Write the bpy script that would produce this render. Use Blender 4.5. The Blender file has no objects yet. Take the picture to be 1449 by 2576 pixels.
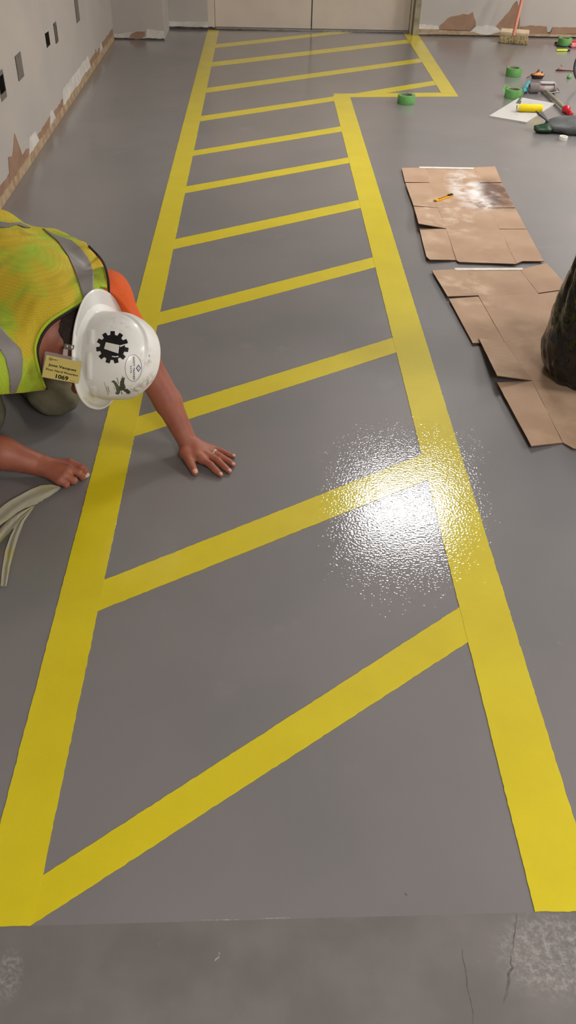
import bpy, bmesh, math, random
import numpy as np
from mathutils import Vector, Matrix, noise as mnoise

# ------------------------------------------------------------------ camera
W_, H_ = 1449, 2576
FPX, PITCH, YAW, ROLL, CAMH = 2110.0, math.radians(39.64), math.radians(2.276), math.radians(1.559), 1.55
_f = np.array([math.sin(YAW)*math.cos(PITCH), math.cos(YAW)*math.cos(PITCH), -math.sin(PITCH)])
_r0 = np.array([math.cos(YAW), -math.sin(YAW), 0.0]); _u0 = np.cross(_r0, _f)
_c, _s = math.cos(ROLL), math.sin(ROLL)
RT, UP, BK = _c*_r0+_s*_u0, -_s*_r0+_c*_u0, -_f
CAM = np.array([0, 0, CAMH])
def ray(px, py): return RT*(px-724.5) + UP*(1288-py) - BK*FPX
def at(px, py, z=0.0):
    d = ray(px, py); return CAM + d*((z-CAMH)/d[2])
def atx(px, py, x):
    d = ray(px, py); return CAM + d*(x/d[0])
def aty(px, py, y):
    d = ray(px, py); return CAM + d*(y/d[1])
def atd(px, py, dep): return CAM + ray(px, py)*(dep/FPX)

scn = bpy.context.scene
COL = scn.collection
cd = bpy.data.cameras.new('camera'); cam = bpy.data.objects.new('camera', cd); COL.objects.link(cam)
cam.matrix_world = Matrix(((RT[0], UP[0], BK[0], 0), (RT[1], UP[1], BK[1], 0), (RT[2], UP[2], BK[2], CAMH), (0, 0, 0, 1)))
cd.sensor_fit = 'VERTICAL'; cd.sensor_height = 36.0; cd.lens = 36.0*FPX/H_; cd.clip_start = 0.05
scn.camera = cam
scn.view_settings.view_transform = 'Standard'; scn.view_settings.look = 'None'
scn.view_settings.gamma = 1.0; scn.view_settings.use_curve_mapping = False
scn.view_settings.exposure = 0.16
rnd = random.Random(7)
scn.cycles.adaptive_threshold = 0.02; scn.cycles.max_bounces = 6; scn.cycles.diffuse_bounces = 3; scn.cycles.glossy_bounces = 3; scn.cycles.transmission_bounces = 3; scn.cycles.transparent_max_bounces = 6

# ------------------------------------------------------------------ materials
def lin(c):
    return tuple((v/255/12.92 if v/255 <= .04045 else ((v/255+.055)/1.055)**2.4) for v in c)
def mat(name, rgb, rough=.6, metal=0, spec=.5, rgb2=None, nscale=8, ndetail=4, lo=.35, hi=.65, bump=0, bscale=60, bdist=.002,
        coat=0, coat_rough=.1, trans=0, ior=1.45, alpha=1, sub=0, emit=None, estr=0, aniso=None, rough2=None):
    m = bpy.data.materials.new(name); m.use_nodes = True
    nt = m.node_tree; b = nt.nodes['Principled BSDF']; N = nt.nodes; L = nt.links
    b.inputs['Base Color'].default_value = (*lin(rgb), 1)
    b.inputs['Roughness'].default_value = rough; b.inputs['Metallic'].default_value = metal
    b.inputs['Specular IOR Level'].default_value = spec; b.inputs['IOR'].default_value = ior
    b.inputs['Coat Weight'].default_value = coat; b.inputs['Coat Roughness'].default_value = coat_rough
    b.inputs['Transmission Weight'].default_value = trans; b.inputs['Alpha'].default_value = alpha
    if sub:
        b.inputs['Subsurface Weight'].default_value = sub; b.inputs['Subsurface Radius'].default_value = (.012, .004, .002)
        b.inputs['Subsurface Scale'].default_value = .6
    if emit:
        b.inputs['Emission Color'].default_value = (*emit, 1); b.inputs['Emission Strength'].default_value = estr
    tc = N.new('ShaderNodeTexCoord')
    if rgb2 is not None or rough2 is not None:
        n = N.new('ShaderNodeTexNoise'); n.inputs['Scale'].default_value = nscale; n.inputs['Detail'].default_value = ndetail
        mp = N.new('ShaderNodeMapRange'); mp.inputs['From Min'].default_value = lo; mp.inputs['From Max'].default_value = hi
        L.new(tc.outputs['Object'], n.inputs['Vector']); L.new(n.outputs['Fac'], mp.inputs['Value'])
        if rgb2 is not None:
            mx = N.new('ShaderNodeMix'); mx.data_type = 'RGBA'
            mx.inputs['A'].default_value = (*lin(rgb), 1); mx.inputs['B'].default_value = (*lin(rgb2), 1)
            L.new(mp.outputs['Result'], mx.inputs['Factor']); L.new(mx.outputs['Result'], b.inputs['Base Color'])
        if rough2 is not None:
            m2 = N.new('ShaderNodeMapRange'); m2.inputs['To Min'].default_value = rough; m2.inputs['To Max'].default_value = rough2
            L.new(mp.outputs['Result'], m2.inputs['Value']); L.new(m2.outputs['Result'], b.inputs['Roughness'])
    if bump:
        n = N.new('ShaderNodeTexNoise'); n.inputs['Scale'].default_value = bscale; n.inputs['Detail'].default_value = 3
        bp = N.new('ShaderNodeBump'); bp.inputs['Strength'].default_value = bump; bp.inputs['Distance'].default_value = bdist
        L.new(tc.outputs['Object'], n.inputs['Vector']); L.new(n.outputs['Fac'], bp.inputs['Height']); L.new(bp.outputs['Normal'], b.inputs['Normal'])
    return m

# ------------------------------------------------------------------ object helpers
def tag(o, label=None, cat=None, group=None, kind=None):
    if label: o['label'] = label
    if cat: o['category'] = cat
    if group: o['group'] = group
    if kind: o['kind'] = kind
    return o
def link(name, me, mats, parent=None, smooth=False, recenter=None):
    """recenter: move the origin to the middle of the base (top-level things)"""
    if recenter is None: recenter = parent is None
    off = Vector((0, 0, 0))
    if recenter and len(me.vertices):
        co = np.empty(len(me.vertices)*3); me.vertices.foreach_get('co', co); co = co.reshape(-1, 3)
        off = Vector(((co[:, 0].min()+co[:, 0].max())/2, (co[:, 1].min()+co[:, 1].max())/2, co[:, 2].min()))
        me.transform(Matrix.Translation(-off))
    o = bpy.data.objects.new(name, me); COL.objects.link(o)
    for m in (mats if isinstance(mats, (list, tuple)) else [mats]): me.materials.append(m)
    if smooth: me.polygons.foreach_set('use_smooth', [True]*len(me.polygons))
    if parent is not None: o.parent = parent
    o.location = off
    return o
def from_bm(name, bm, mats, parent=None, smooth=False, recenter=None, auto=None):
    me = bpy.data.meshes.new(name); bmesh.ops.recalc_face_normals(bm, faces=bm.faces[:]); bm.to_mesh(me); bm.free()
    o = link(name, me, mats, parent, smooth or auto is not None, recenter)
    if auto is not None:
        me.set_sharp_from_angle(angle=math.radians(auto))
    return o
def empty(name, loc=(0, 0, 0), rz=0):
    o = bpy.data.objects.new(name, None); COL.objects.link(o); o.location = loc; o.rotation_euler = (0, 0, rz); o.empty_display_size = .05
    return o
def wparent(o, root):
    """parent an object whose mesh is in world space to root and keep it in place"""
    o.parent = root; o.location = Vector(o.location) - Vector(root.location)
    return o

def prism(bm, pts, dvec, mi=0):
    """closed prism: polygon pts (3d) extruded by dvec"""
    n = len(pts); dv = Vector(dvec)
    a = [bm.verts.new(Vector(p)) for p in pts]; b = [bm.verts.new(Vector(p)+dv) for p in pts]
    fs = [bm.faces.new(a), bm.faces.new(b[::-1])]
    for i in range(n): fs.append(bm.faces.new((a[i], b[i], b[(i+1) % n], a[(i+1) % n])))
    for f in fs: f.material_index = mi
    return fs
def box(bm, c, s, rot=None, mi=0, bevel=0):
    r = bmesh.ops.create_cube(bm, size=1)
    M = Matrix.Translation(Vector(c)) @ (rot.to_4x4() if rot else Matrix.Identity(4)) @ Matrix.Diagonal((*s, 1))
    bmesh.ops.transform(bm, matrix=M, verts=r['verts'])
    fs = set(f for v in r['verts'] for f in v.link_faces)
    if bevel:
        es = set(e for f in fs for e in f.edges)
        rr = bmesh.ops.bevel(bm, geom=list(es), offset=bevel, segments=2, affect='EDGES')
        fs = set(rr['faces']) | set(f for f in fs if f.is_valid)
    for f in fs: f.material_index = mi
    return r
def tube(bm, pts, rad, seg=12, mi=0, cap=True, closed=False, squash=None):
    pts = [Vector(p) for p in pts]; n = len(pts)
    rads = rad if isinstance(rad, (list, tuple)) else [rad]*n
    rings = []; prev = None
    for i, p in enumerate(pts):
        if closed: t = (pts[(i+1) % n]-pts[i-1]).normalized()
        else: t = (pts[min(i+1, n-1)]-pts[max(i-1, 0)]).normalized()
        if prev is None:
            u = t.cross(Vector((0, 0, 1)));
            if u.length < .05: u = t.cross(Vector((1, 0, 0)))
        else: u = prev - t*prev.dot(t)
        u.normalize(); prev = u; v = t.cross(u)
        q = squash or (1, 1)
        rings.append([bm.verts.new(p + u*(rads[i]*q[0]*math.cos(2*math.pi*k/seg)) + v*(rads[i]*q[1]*math.sin(2*math.pi*k/seg))) for k in range(seg)])
    for i in range(n if closed else n-1):
        A, B = rings[i], rings[(i+1) % n]
        for k in range(seg): bm.faces.new((A[k], A[(k+1) % seg], B[(k+1) % seg], B[k])).material_index = mi
    if cap and not closed:
        bm.faces.new(rings[0][::-1]).material_index = mi; bm.faces.new(rings[-1]).material_index = mi
    return rings
def lathe(bm, prof, seg=48, axis=(0, 0, 1), org=(0, 0, 0), mi=0, close=False):
    """prof: list of (r, h). r==0 makes a pole"""
    ax = Vector(axis).normalized(); q = Vector((0, 0, 1)).rotation_difference(ax).to_matrix(); org = Vector(org)
    rows = []
    for r, h in prof:
        if r <= 1e-7: rows.append([bm.verts.new(org + q @ Vector((0, 0, h)))])
        else: rows.append([bm.verts.new(org + q @ Vector((r*math.cos(2*math.pi*k/seg), r*math.sin(2*math.pi*k/seg), h))) for k in range(seg)])
    n = len(rows)
    for i in range(n if close else n-1):
        A, B = rows[i], rows[(i+1) % n]
        for k in range(seg):
            k2 = (k+1) % seg
            if len(A) == 1 and len(B) == 1: continue
            if len(A) == 1: f = bm.faces.new((A[0], B[k], B[k2]))
            elif len(B) == 1: f = bm.faces.new((A[k], A[k2], B[0]))
            else: f = bm.faces.new((A[k], A[k2], B[k2], B[k]))
            f.material_index = mi
def jitter_poly(pts, step=.02, amp=.001, r=rnd):
    out = []; n = len(pts)
    for i in range(n):
        a, b = Vector(pts[i]), Vector(pts[(i+1) % n]); d = b-a; k = max(1, int(d.length/step))
        nn = Vector((-d.y, d.x, 0)).normalized() if (abs(d.x)+abs(d.y)) > 0 else Vector((1, 0, 0))
        for j in range(k):
            p = a + d*(j/k)
            if j: p += nn*r.gauss(0, amp)
            out.append(p)
    return out

# ------------------------------------------------------------------ floor
XL = -1.322                     # left wall plane
YB1, YB2, YD, YB3 = 8.44, 8.95, 9.02, 8.87      # back wall: left projection, recess, door leaf, right part
XR, YF, ZC = 6.2, -3.5, 2.75
def floor_material():
    m = bpy.data.materials.new('grey_floor_coating'); m.use_nodes = True
    nt = m.node_tree; N, L = nt.nodes, nt.links; b = N['Principled BSDF']
    tc = N.new('ShaderNodeTexCoord'); sx = N.new('ShaderNodeSeparateXYZ'); L.new(tc.outputs['Object'], sx.inputs[0])
    def math_(op, a, bb=None, c=None):
        n = N.new('ShaderNodeMath'); n.operation = op
        for i, v in enumerate((a, bb, c)):
            if v is None: continue
            if isinstance(v, (int, float)): n.inputs[i].default_value = v
            else: L.new(v, n.inputs[i])
        return n.outputs[0]
    def noise(s, d=4, vec=None, r=.5):
        n = N.new('ShaderNodeTexNoise'); n.inputs['Scale'].default_value = s; n.inputs['Detail'].default_value = d; n.inputs['Roughness'].default_value = r
        L.new(vec or tc.outputs['Object'], n.inputs['Vector']); return n.outputs['Fac']
    def rng(v, a, bb, c=0, d=1):
        n = N.new('ShaderNodeMapRange'); n.interpolation_type = 'SMOOTHSTEP'
        for k, x in (('From Min', a), ('From Max', bb), ('To Min', c), ('To Max', d)): n.inputs[k].default_value = x
        L.new(v, n.inputs['Value']); return n.outputs['Result']
    def mix(f, a, bb):
        n = N.new('ShaderNodeMix'); n.data_type = 'RGBA'; L.new(f, n.inputs['Factor'])
        for k, x in (('A', a), ('B', bb)):
            if isinstance(x, tuple): n.inputs[k].default_value = (*lin(x), 1)
            else: L.new(x, n.inputs[k])
        return n.outputs['Result']
    def spot(cx, cy, rx, ry):      # soft elliptical mask, 1 inside
        a = math_('DIVIDE', math_('SUBTRACT', sx.outputs[0], cx), rx); c = math_('DIVIDE', math_('SUBTRACT', sx.outputs[1], cy), ry)
        d = math_('SQRT', math_('ADD', math_('MULTIPLY', a, a), math_('MULTIPLY', c, c)))
        return rng(d, .5, 1.1, 1, 0)
    p0, p1 = at(0, 2331), at(1449, 2292)
    sl = (p1[1]-p0[1])/(p1[0]-p0[0])
    edge = math_('SUBTRACT', math_('SUBTRACT', sx.outputs[1], math_('MULTIPLY', sx.outputs[0], sl)), float(p0[1]-sl*p0[0]))
    edge = math_('ADD', edge, math_('MULTIPLY', math_('SUBTRACT', noise(90, 2), .5), .004))
    new = rng(edge, -.0005, .0005)          # 1 on the fresh coating, 0 on the old floor in front
    # fresh coating colour
    c1 = mix(rng(noise(1.6, 3), .35, .65), (124, 119, 117), (117, 114, 112))
    c1 = mix(rng(noise(5.5, 5), .62, .8, 0, .35), c1, (146, 141, 138))
    # pale dusty smudges
    c1 = mix(math_('MULTIPLY', rng(noise(28, 6, r=.75), .62, .74), rng(noise(2.3, 2), .56, .7, 0, .35)), c1, (176, 172, 168))
    # blue marker trace near the left border line
    pb = at(452, 302)
    c1 = mix(math_('MULTIPLY', spot(float(pb[0]), float(pb[1]), .06, .12), rng(noise(30, 2), .5, .58, 0, .35)), c1, (95, 90, 140))
    # old floor colour
    c2 = mix(rng(noise(7, 6), .3, .75), (104, 99, 95), (119, 113, 108))
    ps = at(1400, 2400)
    scuff = math_('MULTIPLY', spot(float(ps[0]), float(ps[1]), .12, .085), rng(noise(85, 8, r=.75), .42, .66, 0, .62))
    pl = at(20, 2455)
    scuff = math_('MAXIMUM', scuff, math_('MULTIPLY', spot(float(pl[0]), float(pl[1]), .028, .05), rng(noise(90, 8, r=.75), .42, .66, 0, .5)))
    scuff = math_('MAXIMUM', scuff, math_('MULTIPLY', rng(noise(20, 8, r=.7), .64, .75, 0, .35), 1.0))
    c2 = mix(scuff, c2, (168, 163, 158))
    st = mix(new, c2, c1)
    L.new(st, b.inputs['Base Color'])
    b.inputs['Specular IOR Level'].default_value = .4
    ro = math_('ADD', math_('MULTIPLY', new, -.10), .55)
    ro = math_('ADD', ro, math_('MULTIPLY', noise(3, 3), .06))
    L.new(ro, b.inputs['Roughness'])
    L.new(math_('MULTIPLY', new, 1.0), b.inputs['Coat Weight']); b.inputs['Coat Roughness'].default_value = .03
    orange_peel(nt, tc, b, new)
    return m
PEEL = dict(scale=150, strength=.85, dist=.0006)
def orange_peel(nt, tc, b, fac=None):
    N, L = nt.nodes, nt.links
    geo = N.new('ShaderNodeNewGeometry')
    n = N.new('ShaderNodeTexNoise'); n.inputs['Scale'].default_value = PEEL['scale']; n.inputs['Detail'].default_value = 1.5; n.inputs['Roughness'].default_value = .4
    L.new(geo.outputs['Position'], n.inputs['Vector'])
    bp = N.new('ShaderNodeBump'); bp.inputs['Strength'].default_value = PEEL['strength']; bp.inputs['Distance'].default_value = PEEL['dist']
    L.new(n.outputs['Fac'], bp.inputs['Height'])
    L.new(bp.outputs['Normal'], b.inputs['Coat Normal'])
def paint_material():
    m = mat('yellow_line_paint', (214, 196, 24), rough=.5, spec=.4, coat=1, coat_rough=.03, rgb2=(206, 187, 20), nscale=6, lo=.3, hi=.7)
    nt = m.node_tree; b = nt.nodes['Principled BSDF']; tc = nt.nodes.new('ShaderNodeTexCoord'); orange_peel(nt, tc, b)
    return m
M_floor = floor_material(); M_paint = paint_material()
bm = bmesh.new(); bmesh.ops.create_grid(bm, x_segments=1, y_segments=1, size=1)
for v in bm.verts: v.co = Vector((XL-.3 if v.co.x < 0 else XR, YF if v.co.y < 0 else 9.4, 0))
r = bmesh.ops.extrude_face_region(bm, geom=bm.faces[:])
for v in [g for g in r['geom'] if isinstance(g, bmesh.types.BMVert)]: v.co.z -= .1
o = from_bm('floor', bm, M_floor, recenter=False); tag(o, 'grey glossy coated floor of the room', kind='structure')

# ------------------------------------------------------------------ yellow painted lines
LX0, LX1, RX0, RX1 = -.5185, -.4135, .505, .6285
def yline(name, pts, label, z=.0012, group=None, amp=.0009):
    P = [Vector((p[0], p[1], 0)) for p in pts]
    P = jitter_poly(P, .010, amp*.6)
    bm = bmesh.new(); prism(bm, [Vector((p.x, p.y, .0002)) for p in P], (0, 0, z))
    bmesh.ops.triangulate(bm, faces=bm.faces[:])
    o = from_bm(name, bm, M_paint); tag(o, label, 'floor line', group)
    return o
e0 = at(0, 2331); e1 = at(76, 2330); e2 = at(112, 2205)
yline('border_line', [(LX0, e0[1]-.0), (e1[0], e1[1]), (LX1, e2[1]), (LX1, 8.93), (at(524, 76)[0], 8.93), (LX0, 8.78)],
      'long yellow border line left of the diagonal bars, running to the cream door', .0016)
cw = (at(980, 234.6)[1], at(980, 244)[1])      # cross line far/near edge
e3 = at(1355, 2294)
yline('border_line', [(RX0, e3[1]), (RX1+.003, e3[1]), (RX1, cw[1]+.02), (RX0, cw[1]+.01)],
      'long yellow border line right of the diagonal bars, beside the cardboard', .0016)
yline('border_line', [at(838, 236)[:2], at(846, 245)[:2], at(1153, 243)[:2], at(1111, 233.5)[:2]],
      'short yellow cross line where the walkway widens, just behind a green tape roll', .0013)
u0, u1, u2, u3 = at(1153, 243), at(1050, 84), at(1013, 80), at(1109, 233)
yline('border_line', [u0[:2], u1[:2], u2[:2], u3[:2]], 'yellow border line from the right door frame to the outer corner', .0016)
bars = [
 ((112, 2205), (76, 2330), (1187, 1612), (1163, 1525), 'widest yellow diagonal bar, nearest to the viewer, between the two border lines'),
 ((262, 1462), (240, 1540), (1083, 1205), (1070, 1143), 'yellow diagonal bar ending in the bright lamp glare on the floor'),
 ((352, 1050), (338, 1100), (1004, 886), (992, 849), 'yellow diagonal bar crossed by the kneeling worker\'s left forearm'),
 ((410, 787), (398, 820), (950, 672), (942, 647), 'yellow diagonal bar starting beside the orange sleeve, first beyond the white hard hat'),
 ((445, 603), (438, 628), (909, 523), (903, 503), 'yellow diagonal bar level with the yellow knife, second beyond the white hard hat'),
 ((474, 470), (468, 487), (879, 410), (873, 396), 'yellow diagonal bar whose right end is level with the far edge of the cardboard'),
 ((493, 380), (489, 393), (862, 331), (857, 318), 'second yellow diagonal bar in front of the corner where the walkway narrows'),
 ((513, 293), (510, 306), (846, 254), (839, 243), 'yellow diagonal bar that ends at the inner corner where the walkway narrows'),
]
for i, (a, b_, c, d, lab) in enumerate(bars):
    A, B, C, D = (at(*q)[:2].copy() for q in (a, b_, c, d))
    if i: A[0] = B[0] = LX1-.006
    C[0] = D[0] = RX0+.006
    if i == 0: A[0] -= .006
    yline('diagonal_bar', [A, B, C, D], lab, .0010, 'diagonal bars of the narrow walkway part', .0008)
far = [
 ((529, 222), (525, 234), (1064, 156), (1059, 147), 'long yellow diagonal bar of the wide part, third in front of the door'),
 ((541, 157), (538, 168), (1030, 108), (1024, 100), 'long yellow diagonal bar of the wide part, second in front of the door'),
 ((550, 112), (547, 121), (905, 79.5), (840, 79.5), 'thin yellow diagonal bar that tapers off against the door threshold'),
 ((880, 237.5), (950, 237.5), (1107, 212), (1099, 202), 'short yellow diagonal bar making a thin wedge with the cross line'),
]
for i, (a, b_, c, d, lab) in enumerate(far):
    A, B, C, D = (at(*q)[:2].copy() for q in (a, b_, c, d))
    if i < 3: A[0] = B[0] = LX1-.006
    yline('diagonal_bar', [A, B, C, D], lab, .0010, 'diagonal bars of the wide walkway part by the door', .0008)

fl_ = bpy.data.objects['floor']
def scratch(pts, w, m, name='scuff_mark'):
    P = [Vector(at(*p)) for p in pts]; bm = bmesh.new(); L_, R_ = [], []
    for i, p in enumerate(P):
        d = (P[min(i+1, len(P)-1)]-P[max(i-1, 0)]).normalized(); n = Vector((-d.y, d.x, 0))*w*(.35+.65*math.sin(math.pi*(i+.3)/(len(P)-.4)))
        L_.append(bm.verts.new((p.x+n.x, p.y+n.y, .0004))); R_.append(bm.verts.new((p.x-n.x, p.y-n.y, .0004)))
    for i in range(len(P)-1): bm.faces.new((L_[i], R_[i], R_[i+1], L_[i+1]))
    o = from_bm(name, bm, m, fl_); return o
M_scr = mat('dark_scuff', (84, 79, 75), rough=.8, rgb2=(110, 104, 99), nscale=120); M_scp = mat('pale_scratch_glint', (190, 184, 176), rough=.7, rgb2=(120, 114, 108), nscale=150)
def wob(a, b_, n=10, s=1.5): return [(a[0]+(b_[0]-a[0])*i/n+rnd.gauss(0, s), a[1]+(b_[1]-a[1])*i/n) for i in range(n+1)]
scratch(wob((1163, 2388), (1192, 2572)), .0009, M_scr); scratch(wob((1301, 2300), (1290, 2390)), .0010, M_scr); scratch(wob((1288, 2405), (1272, 2520), 12, 3), .0022, M_scr)
scratch(wob((500, 2315), (606, 2314), 8, .5), .0006, M_scp, 'pale_scratch_glint'); scratch(wob((655, 2311), (730, 2309), 8, .5), .0006, M_scp, 'pale_scratch_glint')  # seam strips: white glint along the scratched seam, painted as pale colour
scratch(wob((552, 2396), (543, 2418), 5, 2), .0018, M_scp, 'pale_scratch_glint'); scratch(wob((1018, 2246), (1022, 2254), 3, 1), .002, M_scr)
# ------------------------------------------------------------------ room shell
M_wall = mat('painted_drywall', (178, 170, 159), rough=.7, rgb2=(170, 163, 154), nscale=2.5, bump=.25, bscale=120, bdist=.001)
M_wallw = mat('white_patch_plaster', (208, 203, 192), rough=.85, rgb2=(190, 184, 172), nscale=14, bump=.6, bscale=60)
M_brown = mat('torn_drywall_paper', (152, 122, 98), rough=.9, rgb2=(136, 106, 84), nscale=10, bump=.5, bscale=60)
M_tan = mat('old_glue_plaster', (176, 156, 124), rough=.9, rgb2=(150, 122, 92), nscale=18, ndetail=6, bump=.8, bscale=45)
M_ceil = mat('ceiling_paint', (196, 192, 186), rough=.9)
M_door = mat('cream_door_paint', (204, 190, 172), rough=.45, rgb2=(196, 182, 164), nscale=4)
M_frame = mat('olive_frame_paint', (150, 141, 116), rough=.5, rgb2=(118, 110, 86), nscale=12)
M_hole = mat('hole_shade', (46, 44, 42), rough=.9)  # dark tone painted in for the shade inside holes and gaps
M_metal = mat('brushed_threshold', (150, 148, 146), rough=.22, metal=1, rgb2=(110, 108, 106), nscale=30)
M_dirt = mat('black_grime', (58, 54, 50), rough=.9, rgb2=(84, 76, 68), nscale=25)
M_galv = mat('galvanised_box', (128, 122, 114), rough=.5, metal=.4, rgb2=(100, 94, 88), nscale=30)
M_dark = mat('dark_grey', (62, 60, 58), rough=.6)

def wallbox(name, x0, x1, y0, y1, z0=0, z1=None, m=None):
    bm = bmesh.new(); z1 = ZC if z1 is None else z1
    box(bm, ((x0+x1)/2, (y0+y1)/2, (z0+z1)/2), (x1-x0, y1-y0, z1-z0))
    o = from_bm(name, bm, m or M_wall, recenter=False); o['kind'] = 'structure'; return o

# left wall with real recesses: grid with holes
def wall_with_holes(name, XL, y0, y1, holes, thick=.12):
    """vertical wall at x=XL facing +x, rectangular holes (y0,y1,z0,z1,depth,material index)"""
    ys = sorted(set([y0, y1]+[h[0] for h in holes]+[h[1] for h in holes])); zs = sorted(set([0, ZC]+[h[2] for h in holes]+[h[3] for h in holes]))
    bm = bmesh.new()
    def quad(p, mi=0):
        f = bm.faces.new([bm.verts.new(Vector(q)) for q in p]); f.material_index = mi
    for i in range(len(ys)-1):
        for j in range(len(zs)-1):
            a, b, c, d = ys[i], ys[i+1], zs[j], zs[j+1]; my, mz = (a+b)/2, (c+d)/2
            h = next((h for h in holes if h[0] < my < h[1] and h[2] < mz < h[3]), None)
            if h is None: quad([(XL, a, c), (XL, b, c), (XL, b, d), (XL, a, d)])
    for (a, b, c, d, dep, mi) in holes:
        X2 = XL-dep
        quad([(X2, a, c), (X2, b, c), (X2, b, d), (X2, a, d)], mi)
        quad([(XL, a, c), (XL, b, c), (X2, b, c), (X2, a, c)], mi); quad([(XL, a, d), (XL, b, d), (X2, b, d), (X2, a, d)], mi)
        quad([(XL, a, c), (XL, a, d), (X2, a, d), (X2, a, c)], mi); quad([(XL, b, c), (XL, b, d), (X2, b, d), (X2, b, c)], mi)
    quad([(XL-thick, y0, 0), (XL-thick, y1, 0), (XL-thick, y1, ZC), (XL-thick, y0, ZC)])
    quad([(XL, y0, ZC), (XL, y1, ZC), (XL-thick, y1, ZC), (XL-thick, y0, ZC)])
    bmesh.ops.remove_doubles(bm, verts=bm.verts[:], dist=1e-6)
    o = from_bm(name, bm, [M_wall, M_hole, M_galv], recenter=False); o['kind'] = 'structure'; return o
def lw(px, py): return atx(px, py, XL)
def hole(tl, tr, bl, br, dep, mi):
    P = [lw(*q) for q in (tl, tr, bl, br)]
    return (float((P[0][1]+P[2][1])/2), float((P[1][1]+P[3][1])/2), float((P[2][2]+P[3][2])/2), float((P[0][2]+P[1][2])/2), dep, mi)
holes = [hole((-7, 192), (5, 179), (2, 247), (16, 236), .045, 1),
         hole((112, 82), (121, 73), (118, 121), (127, 112), .06, 1)]
wl = wall_with_holes('wall_left', XL, YF, 8.45, holes)
# flat outlet plates / boxes on the left wall
def wallplate(q, name, m, label, thick=.004, holes2=False, hook=False):
    P = [lw(*p) for p in q]
    a, b = float((P[0][1]+P[2][1])/2), float((P[1][1]+P[3][1])/2); c, d = float((P[2][2]+P[3][2])/2), float((P[0][2]+P[1][2])/2)
    e = empty(name, (XL, (a+b)/2, (c+d)/2)); tag(e, label, 'wall plate', 'grey fittings on the left wall')
    bm = bmesh.new(); box(bm, (thick/2+.0005, 0, 0), (thick, b-a, d-c), bevel=.001)
    from_bm('plate', bm, m, e, auto=30)
    for z in (d-c, -(d-c)):
        bm = bmesh.new(); lathe(bm, [(0, .0015), (.004, .001), (.004, 0), (0, 0)], 12, (1, 0, 0), (thick, 0, z*.40)); from_bm('screw', bm, M_dark, e)
    return e
M_plate = mat('grey_blank_plate', (112, 104, 94), rough=.55, rgb2=(104, 97, 88), nscale=10)
wallplate([(35, 143), (48, 131), (48, 203), (61, 190)], 'blank_plate', M_plate, 'wide grey blank plate on the left wall, low, second from the left edge')
wallplate([(185, 0), (193, -12), (194, 58), (200, 50)], 'blank_plate', M_plate, 'tall narrow grey plate high on the left wall, farthest along it')
def openbox(q, label, name='outlet_box'):
    P = [lw(*p) for p in q]
    a, b = float((P[0][1]+P[2][1])/2), float((P[1][1]+P[3][1])/2); c, d = float((P[2][2]+P[3][2])/2), float((P[0][2]+P[1][2])/2)
    e = empty(name, (XL, (a+b)/2, (c+d)/2)); tag(e, label, 'outlet box', 'grey fittings on the left wall')
    w, h = b-a, d-c
    bm = bmesh.new()
    for s in (-1, 1):
        box(bm, (.002, s*w/2, 0), (.006, .004, h+.004)); box(bm, (.002, 0, s*h/2), (.006, w+.004, .004))
    from_bm('rim', bm, M_galv, e)
    bm = bmesh.new(); box(bm, (.0012, 0, 0), (.002, w*.9, h*.94)); from_bm('back_panel', bm, mat('box_interior', (88, 82, 76), rough=.7), e)
    for s in (-1, 1):
        bm = bmesh.new(); box(bm, (.004, 0, s*h*.42), (.005, w*.5, h*.09)); from_bm('ear', bm, M_plate, e)
    return e
openbox([(133, 63), (138, 54), (141, 109), (146, 101)], 'narrow open grey outlet box in the left wall, right beside the dark one')
# ring in the dark opening at (118,97): empty box with a pale bent conduit at its top
q = hole((112, 82), (121, 73), (118, 121), (127, 112), .06, 1)
e = empty('electrical_opening', (XL, (q[0]+q[1])/2, (q[2]+q[3])/2)); tag(e, 'black open electrical box with a pale strap across its top', 'outlet box')
bm = bmesh.new(); w, h = q[1]-q[0], q[3]-q[2]
box(bm, (.001, 0, h*.5+.003), (.003, w*.8, .008))
from_bm('flange', bm, mat('pale_metal', (176, 172, 164), rough=.4), e)
bm = bmesh.new(); tube(bm, [(-.01, -w*.4, h*.4), (.004, -w*.2, h*.48), (.004, w*.2, h*.48), (-.01, w*.4, h*.38)], .004, 8)
from_bm('strap', bm, mat('strap_metal', (190, 186, 178), rough=.4), e, smooth=True)
q = holes[0]
e = empty('electrical_opening', (XL, (q[0]+q[1])/2, (q[2]+q[3])/2)); tag(e, 'dark open electrical box with torn edge, at the left edge of the photo', 'outlet box')
bm = bmesh.new(); w, h = q[1]-q[0], q[3]-q[2]
for s in (-1, 1): box(bm, (.001, s*(w*.5+.002), 0), (.003, .005, h))
box(bm, (.001, 0, -h*.5), (.003, w, .03)); box(bm, (.001, 0, h*.5), (.003, w, .02))
from_bm('rim', bm, M_plate, e)

# back wall
xa = float(at(414, 100)[0]); xb = float(at(521, 85)[0]); xd0, xd1 = float(aty(541, 70, YD)[0]), float(aty(1028, 78, YD)[0]); xr = float(aty(1052, 80, YB3)[0])
wallbox('wall_back_projection', XL-.12, xa, YB1, YB1+.6).name = 'wall_back_left'
wallbox('wall_back_recess', xa, xb, YB2, YB2+.3)
wallbox('wall_back_right', xr, XR, YB3, YB3+.3)
wallbox('wall_back_head', xb, xr, YB3, YB3+.3, 2.15, ZC)
wallbox('wall_right', XR, XR+.1, YF, 9.3)
wallbox('wall_front', XL-.12, XR, YF-.1, YF)
o = wallbox('ceiling', XL-.12, XR+.1, YF-.1, 9.3, ZC, ZC+.08, M_ceil)

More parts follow.
